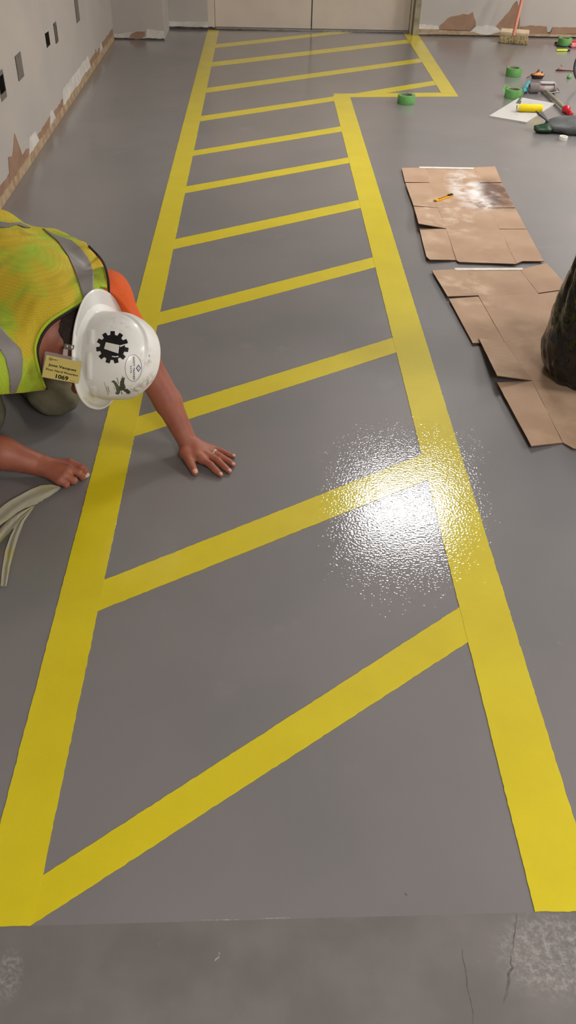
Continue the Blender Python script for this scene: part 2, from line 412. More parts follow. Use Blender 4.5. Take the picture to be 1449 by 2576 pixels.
# double door with frame
zd = 2.1; mid = float(aty(784, 50, YD)[0])
def doorleaf(name, x0, x1, seam):
    bm = bmesh.new(); box(bm, ((x0+x1)/2, YD+.022, .012+zd/2), (x1-x0-.006, .044, zd), bevel=.002)
    o = from_bm(name, bm, M_door, recenter=False, auto=30); o['kind'] = 'structure'; return o
d1 = doorleaf('door_1', xd0, mid, 1); d2 = doorleaf('door_2', mid, xd1, -1)
for d, x in ((d1, mid-.08), (d2, mid+.08)):
    bm = bmesh.new(); box(bm, (x, YD-.01, 1.0), (.05, .02, .25), bevel=.004); tube(bm, [(x, YD-.02, .92), (x, YD-.06, .94), (x, YD-.06, 1.06), (x, YD-.02, 1.08)], .009, 10)
    from_bm('door_handle', bm, M_metal, d, auto=30)
# dark strip over the joint of the leaves, painted for the gap's shade
bm = bmesh.new(); box(bm, (mid, YD-.0015, zd/2+.02), (.008, .003, zd-.02)); o = from_bm('door_gap', bm, M_hole, d1)
def jamb(name, x0, x1, y0, y1, m=M_door):
    return wallbox(name, x0, x1, y0, y1, 0, 2.15, m)
jamb('trim_1', xb, xd0, YD-.05, YD+.1)
x3 = float(aty(1036, 80, YB3+.05)[0])
jamb('trim_2', xd1, x3, YD-.045, YD+.1); jamb('trim_3', x3, xr, YB3-.02, YD+.1, M_frame)
wallbox('trim_4', xb, xr, YD-.05, YD+.1, 2.11, 2.17, M_door)
bm = bmesh.new(); box(bm, ((xd0+xd1)/2, YD-.035, .006), (xd1-xd0, .09, .010), bevel=.003)
o = from_bm('threshold', bm, M_metal, auto=30); tag(o, 'worn metal threshold strip under the cream double door', 'threshold')
bm = bmesh.new(); box(bm, ((xd0+xd1)/2, YD+.03, .007), (xd1-xd0, .03, .012)); o = from_bm('door_foot_shade', bm, M_hole, recenter=False); o['kind'] = 'structure'  # dark bar below the leaves, its colour stands for the gap's shade

# torn strips along the wall feet ------------------------------------------------
def strip_patch(name, pts, plane, m, th=.003, parent=None, jit=.004, step=.03):
    """irregular flake standing on a wall: pts = pixel outline, plane 'x' or ('y', value)"""
    P = []
    for p in pts:
        P.append(atx(p[0], p[1], XL) if plane == 'x' else aty(p[0], p[1], plane[1]))
    out = []; n = len(P)
    for i in range(n):
        a, b = Vector(P[i]), Vector(P[(i+1) % n]); k = max(1, int((b-a).length/step))
        for j in range(k):
            q = a.lerp(b, j/k)
            if j: q += Vector((0 if plane == 'x' else rnd.gauss(0, jit), rnd.gauss(0, jit) if plane == 'x' else 0, rnd.gauss(0, jit)))
            q.z = max(q.z, .001); out.append(q)
    bm = bmesh.new(); prism(bm, out, (th, 0, 0) if plane == 'x' else (0, -th, 0)); bmesh.ops.triangulate(bm, faces=bm.faces[:])
    o = from_bm(name, bm, m); return wparent(o, parent) if parent is not None else o
wbl = bpy.data.objects['wall_back_left']; wbr = bpy.data.objects['wall_back_right']; wrec = bpy.data.objects['wall_back_recess']
# long bands on left wall: built in wall coordinates (y, height)
def band(y0, y1, hfun, m, th, name='torn_strip', par=wl, step=.02, lofun=None):
    n = int((y1-y0)/step); top = []; bot = []
    for i in range(n+1):
        y = y0+(y1-y0)*i/n; h = max(.004, hfun(y)); lo = lofun(y) if lofun else .001
        top.append(Vector((XL, y, max(h, lo+.003)))); bot.append(Vector((XL, y, lo)))
    bm = bmesh.new()
    T = [bm.verts.new(p) for p in top]; B = [bm.verts.new(p) for p in bot]
    T2 = [bm.verts.new(p+Vector((th, 0, 0))) for p in top]; B2 = [bm.verts.new(p+Vector((th, 0, 0))) for p in bot]
    for i in range(n):
        for q in ((T2[i], B2[i], B2[i+1], T2[i+1]), (T[i], T2[i], T2[i+1], T[i+1])): bm.faces.new(q)
        bm.faces.new((B[i], B[i+1], B2[i+1], B2[i])); bm.faces.new((B[i], T[i], T[i+1], B[i+1]))
    bm.faces.new((T[0], B[0], B2[0], T2[0])); bm.faces.new((T[n], T2[n], B2[n], B[n]))
    return from_bm(name, bm, m, par)
def nz(x, s, seed=0): return mnoise.noise(Vector((x*s, seed*7.3, seed*1.7)))
band(2.2, 8.4, lambda y: .088+.012*nz(y, 3, 1)+.012*nz(y, 14, 2)+(.03 if nz(y, 1.3, 5) > .3 else 0), M_brown, .002)
band(2.2, 8.4, lambda y: .05+.012*nz(y, 4, 3)+.008*nz(y, 20, 4), M_tan, .007)
for k, (ya, yb, hh) in enumerate([(6.0, 7.15, .135), (4.95, 5.25, .12), (5.55, 5.75, .11), (7.6, 7.8, .10)]):
    band(ya, yb, lambda y: hh*min(1, (y-ya)/.1+.3, (yb-y)/.1+.3)+.012*nz(y, 12, k+8), M_wallw, .0045, 'plaster_strip', lofun=lambda y: .035+.015*nz(y, 9, k+3))
strip_patch('torn_patch', [(24, 460), (20, 395), (31, 393), (36, 336), (52, 380), (60, 410), (50, 430), (40, 443)], 'x', M_brown, .003, wl, .001)
for q in ([(197, 205), (199, 175), (205, 200), (206, 212)], [(239, 148), (240, 123), (244, 145), (243, 155)], [(283, 95), (282, 72), (285, 90)], [(165, 255), (163, 238), (173, 246), (171, 262)]):
    strip_patch('torn_patch', q, 'x', M_brown, .004, wl, .001)
# back left projection
def yband(x0, x1, Y, hfun, m, th, par, name='torn_strip', step=.02, lo=.001):
    n = max(2, int((x1-x0)/step)); bm = bmesh.new()
    pts = [Vector((x0+(x1-x0)*i/n, Y, max(lo+.003, hfun(x0+(x1-x0)*i/n)))) for i in range(n+1)] + [Vector((x1, Y, lo)), Vector((x0, Y, lo))]
    prism(bm, pts, (0, -th, 0)); bmesh.ops.triangulate(bm, faces=bm.faces[:])
    return from_bm(name, bm, m, par)
yband(XL, xa, YB1, lambda x: .012+.006*nz(x, 20, 3), M_dirt, .004, wbl, 'grime_strip')
yband(XL, xa, YB1, lambda x: .05+.012*nz(x, 9, 3), M_wallw, .002, wbl, 'plaster_strip')
strip_patch('torn_patch', [(324, 97), (330, 85), (345, 79), (364, 80), (365, 92), (352, 98)], ('y', YB1), M_brown, .005, wbl, .003)
strip_patch('plaster_patch', [(366, 96), (368, 74), (412, 78), (413, 96)], ('y', YB1), M_wallw, .0045, wbl, .003)
yband(xa, xb, YB2, lambda x: .06+.012*nz(x, 9, 5), M_wallw, .002, wrec, 'plaster_strip'); yband(xa, xb, YB2, lambda x: .02+.006*nz(x, 20, 6), M_dirt, .004, wrec, 'grime_strip')
# right of the door
yband(xr, XR, YB3, lambda x: .05+.008*nz(x, 9, 7)+.012*nz(x, 2, 2), M_tan, .006, wbr)
yband(xr, XR, YB3, lambda x: .010+.005*nz(x, 20, 9), M_dirt, .008, wbr, 'grime_strip')
strip_patch('plaster_patch', [(1052, 84), (1051, 60), (1100, 64), (1106, 76), (1095, 80)], ('y', YB3), M_wallw, .004, wbr, .004)
strip_patch('plaster_patch', [(1182, 80), (1200, 64), (1240, 66), (1262, 78), (1225, 88)], ('y', YB3), M_wallw, .0075, wbr, .004)
strip_patch('torn_patch', [(1104, 76), (1106, 64), (1125, 47), (1145, 40), (1166, 35), (1178, 37), (1190, 30), (1192, 42), (1197, 55), (1196, 76)], ('y', YB3), M_brown, .003, wbr, .003)
strip_patch('torn_patch', [(1238, 78), (1256, 56), (1280, 30), (1296, 5), (1301, 2), (1306, 20), (1308, 50), (1306, 76)], ('y', YB3), M_brown, .003, wbr, .003)
strip_patch('torn_patch', [(1308, 84), (1310, 66), (1330, 64), (1375, 66), (1376, 84)], ('y', YB3), M_brown, .007, wbr, .002)
strip_patch('torn_patch', [(1383, 86), (1390, 68), (1460, 69), (1470, 84)], ('y', YB3), M_brown, .007, wbr, .002)
strip_patch('grime_patch', [(522, 75), (521, 68), (532, 67), (542, 70), (542, 75)], ('y', YD-.051), M_dirt, .003, bpy.data.objects['trim_1'], .001)

# ------------------------------------------------------------------ lamps
M_lamp = mat('lamp_diffuser', (255, 255, 255), emit=(1.0, .975, .98), estr=1)
def lamp(x, y, strength, label, w=.6, l=.6):
    e = empty('ceiling_light', (x, y, ZC)); tag(e, label, 'ceiling light')
    bm = bmesh.new()
    for s in (-1, 1): box(bm, (s*(w/2+.015), 0, -.02), (.03, l+.06, .04)); box(bm, (0, s*(l/2+.015), -.02), (w, .03, .04))
    from_bm('frame', bm, M_wallw, e)
    bm = bmesh.new(); box(bm, (0, 0, -.012), (w, l, .016))
    m = M_lamp.copy(); m.node_tree.nodes['Principled BSDF'].inputs['Emission Strength'].default_value = strength
    from_bm('diffuser', bm, m, e)
LS = 32.0
g = at(1015, 1285); k = (CAMH+ZC)/CAMH
lamp(float(g[0]*k), float(g[1]*k), 48, 'square ceiling light whose reflection glares on the floor', .72, .55)
lamp(4.6, 5.6, LS*1.65, 'unseen added ceiling light over the right side of the room, deeper one', .6, 1.2)  # added lamp for general light, placed where the floor does not mirror it
lamp(4.4, 8.1, LS*1.05, 'unseen added ceiling light over the far right corner of the room', .6, 1.2)  # added to brighten the far floor, no known fixture there
lamp(4.6, 1.2, LS*2.2, 'unseen added ceiling light over the right side of the room, level with the viewer', .6, 1.2)  # added side light, its floor reflection falls out of frame
lamp(1.2, -1.6, LS*1.6, 'unseen added ceiling light behind the viewer', .6, 1.2)  # unseen fill lamp added behind the camera
w = bpy.data.worlds.new('world'); scn.world = w; w.use_nodes = True
w.node_tree.nodes['Background'].inputs[0].default_value = (.5, .5, .52, 1); w.node_tree.nodes['Background'].inputs[1].default_value = .0
# ------------------------------------------------------------------ implicit surface tool (smooth unions of tapered limbs)
def smin(a, b, k):
    h = np.clip(.5+.5*(b-a)/k, 0, 1); return b*(1-h)+a*h-k*h*(1-h)
def sd_cap(p, a, b, ra, rb):
    a = np.asarray(a, float); b = np.asarray(b, float); ab = b-a; L2 = max(ab@ab, 1e-12)
    h = np.clip((p-a)@ab/L2, 0, 1); q = p-a-h[:, None]*ab
    return np.sqrt((q*q).sum(1))-(ra+(rb-ra)*h)
def sd_ell(p, c, r, R=None):
    q = p-np.asarray(c, float)
    if R is not None: q = q@np.asarray(R).T
    r = np.asarray(r, float); k0 = np.sqrt(((q/r)**2).sum(1)); k1 = np.sqrt(((q/(r*r))**2).sum(1))+1e-9
    return k0*(k0-1)/k1
def _box(pr):
    if pr[0] in ('c', 'cut'):
        a, b = np.asarray(pr[1]), np.asarray(pr[2]); r = max(pr[3], pr[4]); return np.minimum(a, b)-r, np.maximum(a, b)+r
    r = max(pr[2]); c = np.asarray(pr[1]); return c-r, c+r
def field(prims, p, M=.12):
    d = np.full(len(p), M); pl, ph = p.min(0), p.max(0)
    for pr in prims:
        lo, hi = _box(pr)
        if (pl > hi+M).any() or (ph < lo-M).any(): continue
        m = ((p > lo-M) & (p < hi+M)).all(1)
        if not m.any(): continue
        if not m.all(): d[m] = _apply(pr, p[m], d[m])
        else: d = _apply(pr, p, d)
    return d
def _apply(pr, p, d):
    if pr[0] == 'cut': return -smin(-d, sd_cap(p, *pr[1:5]), pr[5])
    dd = sd_cap(p, *pr[1:5]) if pr[0] == 'c' else sd_ell(p, *pr[1:4]); k = pr[5] if pr[0] == 'c' else pr[4]
    return smin(d, dd, k) if k > 0 else np.minimum(d, dd)
def surface(fn, lo, hi, vox, name='surf', relax=2):
    """surface nets on a sparse grid -> mesh"""
    lo = np.asarray(lo, float); hi = np.asarray(hi, float); B = 8
    nb = np.ceil((hi-lo)/(vox*B)).astype(int)
    g = np.stack(np.meshgrid(*[np.arange(n) for n in nb], indexing='ij'), -1).reshape(-1, 3)
    cen = lo+(g+.5)*vox*B; half = vox*B*.5*1.7321+vox*3
    dc = np.concatenate([fn(c) for c in np.array_split(cen, max(1, len(cen)//200000))])
    g = g[np.abs(dc) < half*1.35]
    o = np.stack(np.meshgrid(*[np.arange(B+1)]*3, indexing='ij'), -1).reshape(-1, 3)
    KX, KY = int(nb[0]*B+8), int(nb[1]*B+8)
    keys, verts, sg = [], [], []
    for ch in np.array_split(g, max(1, len(g)//48)):
        if len(ch) == 0: continue
        P = lo+(ch[:, None, :]*B+o[None])*vox
        d = fn(P.reshape(-1, 3)).reshape(len(ch), B+1, B+1, B+1)
        c = [[[d[:, i:i+B, j:j+B, k:k+B] for k in (0, 1)] for j in (0, 1)] for i in (0, 1)]
        st = np.stack([c[i][j][k] for i in (0, 1) for j in (0, 1) for k in (0, 1)], -1)
        ins = st < 0; act = ins.any(-1) & ~ins.all(-1)
        bi, x, y, z = np.nonzero(act); s = st[bi, x, y, z]
        off = np.array([[i, j, k] for i in (0, 1) for j in (0, 1) for k in (0, 1)], float)
        acc = np.zeros((len(s), 3)); cnt = np.zeros(len(s))
        for a in range(8):
            for bb in range(a+1, 8):
                if np.abs(off[a]-off[bb]).sum() != 1: continue
                m = (s[:, a] < 0) != (s[:, bb] < 0); t = np.where(m, s[:, a]/(s[:, a]-s[:, bb]+1e-20), 0)
                acc += m[:, None]*(off[a]+t[:, None]*(off[bb]-off[a])); cnt += m
        cell = ch[bi]*B+np.stack([x, y, z], -1)
        verts.append(lo+(cell+acc/cnt[:, None])*vox); sg.append(s < 0)
        keys.append(cell[:, 0]+KX*(cell[:, 1]+KY*cell[:, 2].astype(np.int64)))
    key = np.concatenate(keys); V = np.concatenate(verts); S = np.concatenate(sg)
    od = np.argsort(key); key = key[od]; V = V[od]; S = S[od]
    def find(k):
        i = np.searchsorted(key, k); i = np.clip(i, 0, len(key)-1); return np.where(key[i] == k, i, -1)
    quads = []
    for ax, (d1, d2) in enumerate(((KX, KX*KY), (KX*KY, 1), (1, KX))):
        ci = [4, 2, 1][ax]
        m = S[:, 0] != S[:, ci]; idx = np.nonzero(m)[0]; k = key[idx]
        a, b_, c_ = find(k-d1), find(k-d1-d2), find(k-d2); ok = (a >= 0) & (b_ >= 0) & (c_ >= 0)
        q = np.stack([idx, a, b_, c_], -1)[ok]; fl = S[idx, 0][ok]
        q[~fl] = q[~fl][:, ::-1]; quads.append(q)
    Q = np.concatenate(quads)
    for _ in range(relax):           # pull the vertices on to the exact surface
        e = vox*.5; F = lambda Q: np.concatenate([fn(c) for c in np.array_split(Q, max(1, len(Q)//6000))]); d0 = F(V); G = np.stack([F(V+np.eye(3)[i]*e)-d0 for i in range(3)], -1)/e
        n2 = np.maximum((G*G).sum(1), .25); V = V-np.clip(d0/n2, -vox, vox)[:, None]*G
    me = bpy.data.meshes.new(name); me.vertices.add(len(V)); me.vertices.foreach_set('co', V.astype(np.float32).ravel())
    me.loops.add(len(Q)*4); me.loops.foreach_set('vertex_index', Q.astype(np.int32).ravel())
    me.polygons.add(len(Q)); me.polygons.foreach_set('loop_start', np.arange(0, len(Q)*4, 4, dtype=np.int32))
    me.update(calc_edges=True); me.validate()
    return me
def wavy(P, f, seed=0):     # cheap smooth pseudo noise, -1..1
    r = np.random.RandomState(seed); s = 0
    for i in range(5):
        v = r.normal(size=3); v /= np.linalg.norm(v); s = s+np.sin(P@v*f*(.7+.25*i)+r.uniform(0, 6.28)+1.3*np.sin(P@np.roll(v, 1)*f*.6))
    return s/3.2

# ------------------------------------------------------------------ cardboard
def cardboard():
    m = mat('cardboard', (176, 147, 120), rough=.85, rgb2=(164, 134, 107), nscale=5, ndetail=5, bump=.15, bscale=90, bdist=.001)
    nt = m.node_tree; N, L = nt.nodes, nt.links; b = N['Principled BSDF']
    geo = N.new('ShaderNodeNewGeometry'); sx = N.new('ShaderNodeSeparateXYZ'); L.new(geo.outputs['Position'], sx.inputs[0])
    def stain(cx, cy, rx, ry, col, sc, lo_, hi_, amt):
        cur = b.inputs['Base Color'].links[0].from_socket
        def mth(op, a, bb):
            n = N.new('ShaderNodeMath'); n.operation = op
            for i, v in enumerate((a, bb)):
                if isinstance(v, (int, float)): n.inputs[i].default_value = v
                else: L.new(v, n.inputs[i])
            return n.outputs[0]
        a = mth('DIVIDE', mth('SUBTRACT', sx.outputs[0], cx), rx); c = mth('DIVIDE', mth('SUBTRACT', sx.outputs[1], cy), ry)
        d = mth('ADD', mth('MULTIPLY', a, a), mth('MULTIPLY', c, c))
        mp = N.new('ShaderNodeMapRange'); mp.inputs['From Min'].default_value = 1.2; mp.inputs['From Max'].default_value = .3; L.new(d, mp.inputs['Value'])
        n = N.new('ShaderNodeTexNoise'); n.inputs['Scale'].default_value = sc; n.inputs['Detail'].default_value = 6; L.new(geo.outputs['Position'], n.inputs['Vector'])
        m2 = N.new('ShaderNodeMapRange'); m2.inputs['From Min'].default_value = lo_; m2.inputs['From Max'].default_value = hi_; m2.inputs['To Max'].default_value = amt
        L.new(n.outputs['Fac'], m2.inputs['Value'])
        mx = N.new('ShaderNodeMix'); mx.data_type = 'RGBA'; L.new(mth('MULTIPLY', mp.outputs[0], m2.outputs[0]), mx.inputs['Factor'])
        L.new(cur, mx.inputs['A']); mx.inputs['B'].default_value = (*lin(col), 1); L.new(mx.outputs['Result'], b.inputs['Base Color'])
    def st(px, py, rx, ry, *a): c = at(px, py); stain(float(c[0]), float(c[1]), rx, ry, *a)
    st(1180, 480, .12, .35, (212, 206, 198), 12, .42, .6, .85)
    st(1215, 492, .09, .22, (222, 218, 212), 16, .35, .55, .9)
    st(1252, 490, .10, .26, (92, 68, 56), 7, .34, .55, .9)
    st(1225, 520, .08, .08, (110, 90, 78), 20, .45, .6, .8)
    st(1120, 545, .16, .28, (208, 190, 168), 14, .48, .66, .6)
    st(1170, 730, .14, .22, (208, 186, 160), 12, .46, .66, .5)
    st(1130, 625, .30, .5, (204, 178, 148), 6, .5, .7, .5)
    st(1330, 950, .4, .6, (200, 172, 142), 7, .5, .7, .5)
    return m
M_card = cardboard(); M_cardedge = mat('cardboard_core', (104, 78, 58), rough=.9)
M_tapew = mat('white_tape', (222, 216, 204), rough=.5, rgb2=(204, 198, 186), nscale=30)
def zc(zx, zy): return (980+zx/3.0896, 400+zy/3.0896)
def sheet(bm, corners, zs, th=.004, jit=.0003):
    """corners: zoom-crop pixel corners; zs: height of each corner above the floor"""
    P = [Vector(at(*zc(*c), zz)) for c, zz in zip(corners, zs)]; out = []; n = len(P)
    ctr = sum(P, Vector())/n
    for i in range(n):
        a, b_ = P[i].copy(), P[(i+1) % n].copy(); a += (ctr-a).normalized()*.0003; b_ += (ctr-b_).normalized()*.0003
        k = max(1, int((b_-a).length/.03)); d = (b_-a).normalized(); nn = Vector((-d.y, d.x, 0))
        for j in range(k):
            p = a.lerp(b_, j/k); p.z = zs[i]+(zs[(i+1) % n]-zs[i])*j/k
            if j: p += nn*rnd.gauss(0, jit)
            out.append(p)
    bot = [bm.verts.new(p) for p in out]; top = [bm.verts.new(p+Vector((0, 0, th))) for p in out]; m_ = len(out)
    f1 = bm.faces.new(top); f2 = bm.faces.new(bot[::-1])
    for i in range(m_): bm.faces.new((bot[i], bot[(i+1) % m_], top[(i+1) % m_], top[i])).material_index = 1
    bmesh.ops.triangulate(bm, faces=[f1, f2])
def flat_box(label, panels, flaps, strip, base_z=.0008):
    root_p = at(*zc(*panels[0][0][0]), 0)
    e = empty('flattened_box', (float(root_p[0]), float(root_p[1]), 0)); tag(e, label, 'cardboard', 'flattened boxes used as floor cover')
    for name, lst in (('panel', panels), ('flap', flaps)):
        for c, zs in lst:
            bm = bmesh.new(); sheet(bm, c, [z+base_z for z in zs])
            wparent(from_bm(name, bm, [M_card, M_cardedge], recenter=True), e)
    bm = bmesh.new(); sheet(bm, strip, [.0068, .0068, .0058, .0058], .0012, .0006)
    wparent(from_bm('tape_strip', bm, [M_tapew, M_tapew], recenter=True), e)
    return e
Z4 = (0, 0, 0, 0)
flat_box('farther flattened cardboard box, with dark and white stains and a yellow knife on it',
  [([(285, 68), (655, 70), (700, 190), (308, 190)], Z4), ([(308, 190), (700, 190), (765, 385), (373, 385)], Z4),
   ([(373, 385), (765, 385), (855, 550), (440, 547)], Z4), ([(440, 547), (855, 550), (985, 822), (800, 815), (540, 806), (520, 795)], (0, 0, .008, .006, .006, .004))],
  [([(92, 75), (285, 70), (308, 188), (120, 185)], (.006, 0, 0, .006)), ([(122, 192), (308, 191), (373, 384), (185, 368)], (.012, 0, 0, .012)),
   ([(187, 374), (373, 386), (438, 545), (225, 507)], (.012, 0, 0, .036)), ([(230, 545), (440, 549), (520, 792), (475, 790), (310, 788), (285, 765)], (.006, 0, 0, .006, .012, .012)),
   ([(655, 70), (820, 62), (870, 186), (700, 188)], (0, .004, .004, 0)), ([(700, 193), (872, 193), (975, 383), (765, 384)], (0, .004, .006, 0)),
   ([(765, 387), (977, 389), (1063, 550), (855, 549)], (0, .004, .004, 0)), ([(855, 553), (1065, 553), (1197, 800), (1030, 800), (985, 818)], (0, .004, .006, .006, .006))],
  [(230, 60), (660, 68), (650, 80), (232, 72)])
flat_box('nearer flattened cardboard box, with raised flaps and the black garbage bag standing on it',
  [([(590, 858), (1010, 864), (1155, 1052), (690, 1068)], Z4), ([(690, 1068), (1155, 1052), (1455, 1400), (890, 1425)], Z4),
   ([(890, 1425), (1455, 1400), (1745, 1745), (1105, 1730)], Z4), ([(1105, 1730), (1745, 1745), (2150, 2290), (1430, 2258), (1345, 2212)], (0, 0, 0, .004, 0))],
  [([(328, 872), (590, 858), (690, 1066), (450, 1074)], (.008, 0, 0, .012)), ([(460, 1092), (690, 1076), (888, 1424), (700, 1437), (645, 1437)], (.008, 0, 0, .004, .006)),
   ([(690, 1398), (890, 1426), (1105, 1728), (835, 1690)], (.012, 0, 0, .05)), ([(834, 1744), (1105, 1732), (1343, 2212), (1100, 2238)], (.012, 0, 0, .012)),
   ([(1010, 864), (1220, 815), (1370, 985), (1340, 1022), (1155, 1048)], (0, .004, .006, .008, 0)), ([(1155, 1056), (1390, 1020), (1720, 1350), (1455, 1400)], (0, .004, .004, 0)),
   ([(1455, 1404), (1725, 1360), (2060, 1700), (1745, 1742)], (0, .004, .004, 0)), ([(1745, 1750), (2065, 1710), (2500, 2250), (2150, 2286)], (0, .004, .004, 0))],
  [(505, 848), (1038, 848), (1030, 864), (508, 864)])

# utility knife ------------------------------------------------------
def frame_at(p, q):
    """matrix with x axis from p to q (on the floor)"""
    p, q = Vector(p), Vector(q); x = (q-p); L = x.length; x.normalize(); y = Vector((0, 0, 1)).cross(x).normalized(); z = x.cross(y)
    return Matrix(((x.x, y.x, z.x, p.x), (x.y, y.y, z.y, p.y), (x.z, y.z, z.z, p.z), (0, 0, 0, 1))), L
M_kn = mat('yellow_plastic', (235, 170, 30), rough=.35); M_blk = mat('black_plastic', (28, 27, 26), rough=.4); M_steel = mat('steel', (170, 168, 164), rough=.3, metal=1)
Mx, L = frame_at(at(1090, 507, .0085), at(1139, 490, .0085))
k = empty('utility_knife'); k.matrix_world = Mx; tag(k, 'yellow snap-off utility knife lying on the farther cardboard', 'knife')
bm = bmesh.new(); box(bm, (L*.54, 0, -.001), (L*.9, .022, .010), bevel=.003); from_bm('handle', bm, M_kn, k, auto=40)
bm = bmesh.new(); box(bm, (L*.86, 0, .005), (L*.22, .017, .008), bevel=.003); from_bm('clip', bm, M_blk, k, auto=40)
bm = bmesh.new(); box(bm, (L*.5, 0, .0045), (L*.5, .004, .002)); from_bm('slot', bm, M_blk, k)
bm = bmesh.new(); prism(bm, [(L*.12, -.005, 0), (L*.0, -.002, 0), (L*.02, .004, 0), (L*.12, .005, 0)], (0, 0, .001)); from_bm('blade', bm, M_steel, k)

# tape rolls ---------------------------------------------------------
M_gt = mat('green_masking_tape', (94, 150, 78), rough=.55, rgb2=(86, 140, 70), nscale=20); M_core = mat('card_core', (120, 112, 96), rough=.8)
M_gtside = mat('tape_side', (96, 164, 82), rough=.6)
def tape_roll(px, py, label, ro=.061, h=.056, z=0):
    p = at(px, py, z); e = empty('tape_roll', (float(p[0]), float(p[1]), z), rnd.uniform(0, 6)); tag(e, label, 'tape roll', 'green masking tape rolls')
    bm = bmesh.new(); lathe(bm, [(.041, .0005), (ro-.001, .0005), (ro, .0015), (ro, h-.0015), (ro-.001, h), (.041, h-.0005)], 64, close=True); from_bm('tape', bm, M_gt, e, auto=35)
    bm = bmesh.new(); lathe(bm, [(.0375, 0), (.0408, 0), (.0408, h), (.0375, h)], 48, close=True); from_bm('core', bm, M_core, e, auto=35)
    return e
tape_roll(1021, 259.5, 'green tape roll by the yellow cross line, nearest of the rolls')
tape_roll(1291, 190, 'green tape roll standing in the open, behind the one with the loose end')
t2 = tape_roll(1290, 245, 'green tape roll with a crumpled loose end, touching the white board'); t2.rotation_euler = (0, 0, 0)
bm = bmesh.new(); tube(bm, [(-.058, -.02, .03), (-.069, -.012, .034), (-.074, .004, .05), (-.064, .016, .066), (-.045, .02, .07)], [.004, .012, .006, .013, .003], 8, squash=(1, .35))
from_bm('loose_end', bm, M_gtside, t2, smooth=False)
tape_roll(1419, 113, 'green tape roll near the back wall, beside the pink pad', z=.006)

# small things by the far roll
M_pad = mat('black_rubber', (30, 28, 30), rough=.6)
def flatbox(name, a, b_, w, h, m, label, cat, z=0, bev=.002):
    Mx, L = frame_at(at(*a, 0), at(*b_, 0)); bm = bmesh.new(); box(bm, (L/2, 0, z+h/2+.0003), (L, w, h), bevel=bev)
    bmesh.ops.transform(bm, matrix=Mx, verts=bm.verts[:]); o = from_bm(name, bm, m, auto=35); return tag(o, label, cat)
flatbox('rubber_pad', (1399, 116), (1422, 117), .11, .005, M_pad, 'small flat black pad under the far green tape roll', 'pad', bev=.001)
Mx, L = frame_at(at(1400, 126.5, .0085), at(1434, 126.5, .0085))
e = empty('highlighter'); e.matrix_world = Mx; tag(e, 'fluorescent yellow marker pen on the floor in front of the far tape roll', 'pen')
bm = bmesh.new(); tube(bm, [(0, 0, 0), (.004, 0, 0), (L*.8, 0, 0)], [.006, .0078, .0078], 14); from_bm('barrel', bm, mat('fluo_yellow', (222, 228, 40), rough=.4), e, auto=35)
bm = bmesh.new(); tube(bm, [(L*.8, 0, 0), (L*.97, 0, 0), (L, 0, 0)], [.0083, .0078, .005], 14); from_bm('cap', bm, M_blk, e, auto=35)
p = at(1446, 119)
bm = bmesh.new(); box(bm, (float(p[0]), float(p[1]), .016), (.10, .09, .03), bevel=.01); o = from_bm('sanding_pad', bm, mat('pink_foam', (205, 110, 120), rough=.8, rgb2=(222, 150, 150), nscale=30), auto=40); tag(o, 'pink foam block at the right edge beside the far green tape roll', 'sponge')
p = at(1449, 112)
bm = bmesh.new(); tube(bm, [(float(p[0])-.06, float(p[1])+.06, .012), (float(p[0])+.16, float(p[1])+.04, .012)], .012, 14); o = from_bm('screwdriver_handle', bm, mat('red_plastic', (190, 40, 44), rough=.35), auto=40); tag(o, 'red handled tool lying behind the pink foam block', 'tool')
p = at(1398, 111)
bm = bmesh.new(); bmesh.ops.create_icosphere(bm, subdivisions=3, radius=.011, matrix=Matrix.Translation((float(p[0]), float(p[1]), .011)) @ Matrix.Diagonal((1.2, 1, .95, 1))); o = from_bm('rubber_stopper', bm, mat('dark_red', (70, 34, 30), rough=.6), smooth=True); tag(o, 'tiny dark red stopper left of the far green tape roll', 'stopper')

# push broom leaning on the wall -------------------------------------
M_wood = mat('pale_broom_wood', (200, 182, 150), rough=.7, rgb2=(184, 164, 132), nscale=14); M_bris = mat('broom_bristle', (170, 152, 108), rough=.9, rgb2=(120, 104, 72), nscale=90, lo=.4, hi=.6, bump=1, bscale=160, bdist=.004)
M_hand = mat('reddish_broom_handle', (204, 134, 104), rough=.5, rgb2=(190, 118, 90), nscale=6)
A, B = at(1254.5, 108), at(1324.5, 113.5)
Mx, L = frame_at(A, B); e = empty('push_broom'); e.matrix_world = Mx; tag(e, 'push broom with a pale wooden head and reddish handle leaning on the back wall', 'broom')
tl = Matrix.Rotation(math.radians(-32), 3, 'X')
bm = bmesh.new()
nb_ = 26
for i in range(nb_):
    for j in range(4):
        x = L*(.02+.96*i/(nb_-1)); b0 = Vector((x, .018+.018*j, .062)); b1 = Vector((x+rnd.uniform(-.006, .006), -.006+.019*j+rnd.uniform(-.004, .004), .001))
        tube(bm, [b0, b1], [.0055, .0085], 6)
o = from_bm('bristles', bm, M_bris, e, smooth=True); o['kind'] = 'stuff'
bm = bmesh.new(); box(bm, (0, 0, 0), (L*1.02, .085, .03), bevel=.005); bmesh.ops.transform(bm, matrix=Matrix.Translation((L/2, .056, .083)) @ Matrix.Rotation(math.radians(14), 4, 'X'), verts=bm.verts[:]); from_bm('head', bm, M_wood, e, auto=40)
hb = Vector(at(1292.3, 87, .1)); hb = Mx.inverted() @ hb; htop = Mx.inverted() @ Vector(aty(1384, -300, YB3-.016))
dd = (htop-hb).normalized()
bm = bmesh.new(); tube(bm, [hb-dd*.01, htop], .0145, 14); from_bm('handle', bm, M_hand, e, auto=40)
bm = bmesh.new(); lathe(bm, [(0, -.008), (.014, -.008), (.014, .006), (0, .006)], 16, org=(L*.49, .035, .098)); from_bm('screw_hole', bm, M_hole, e, auto=40)

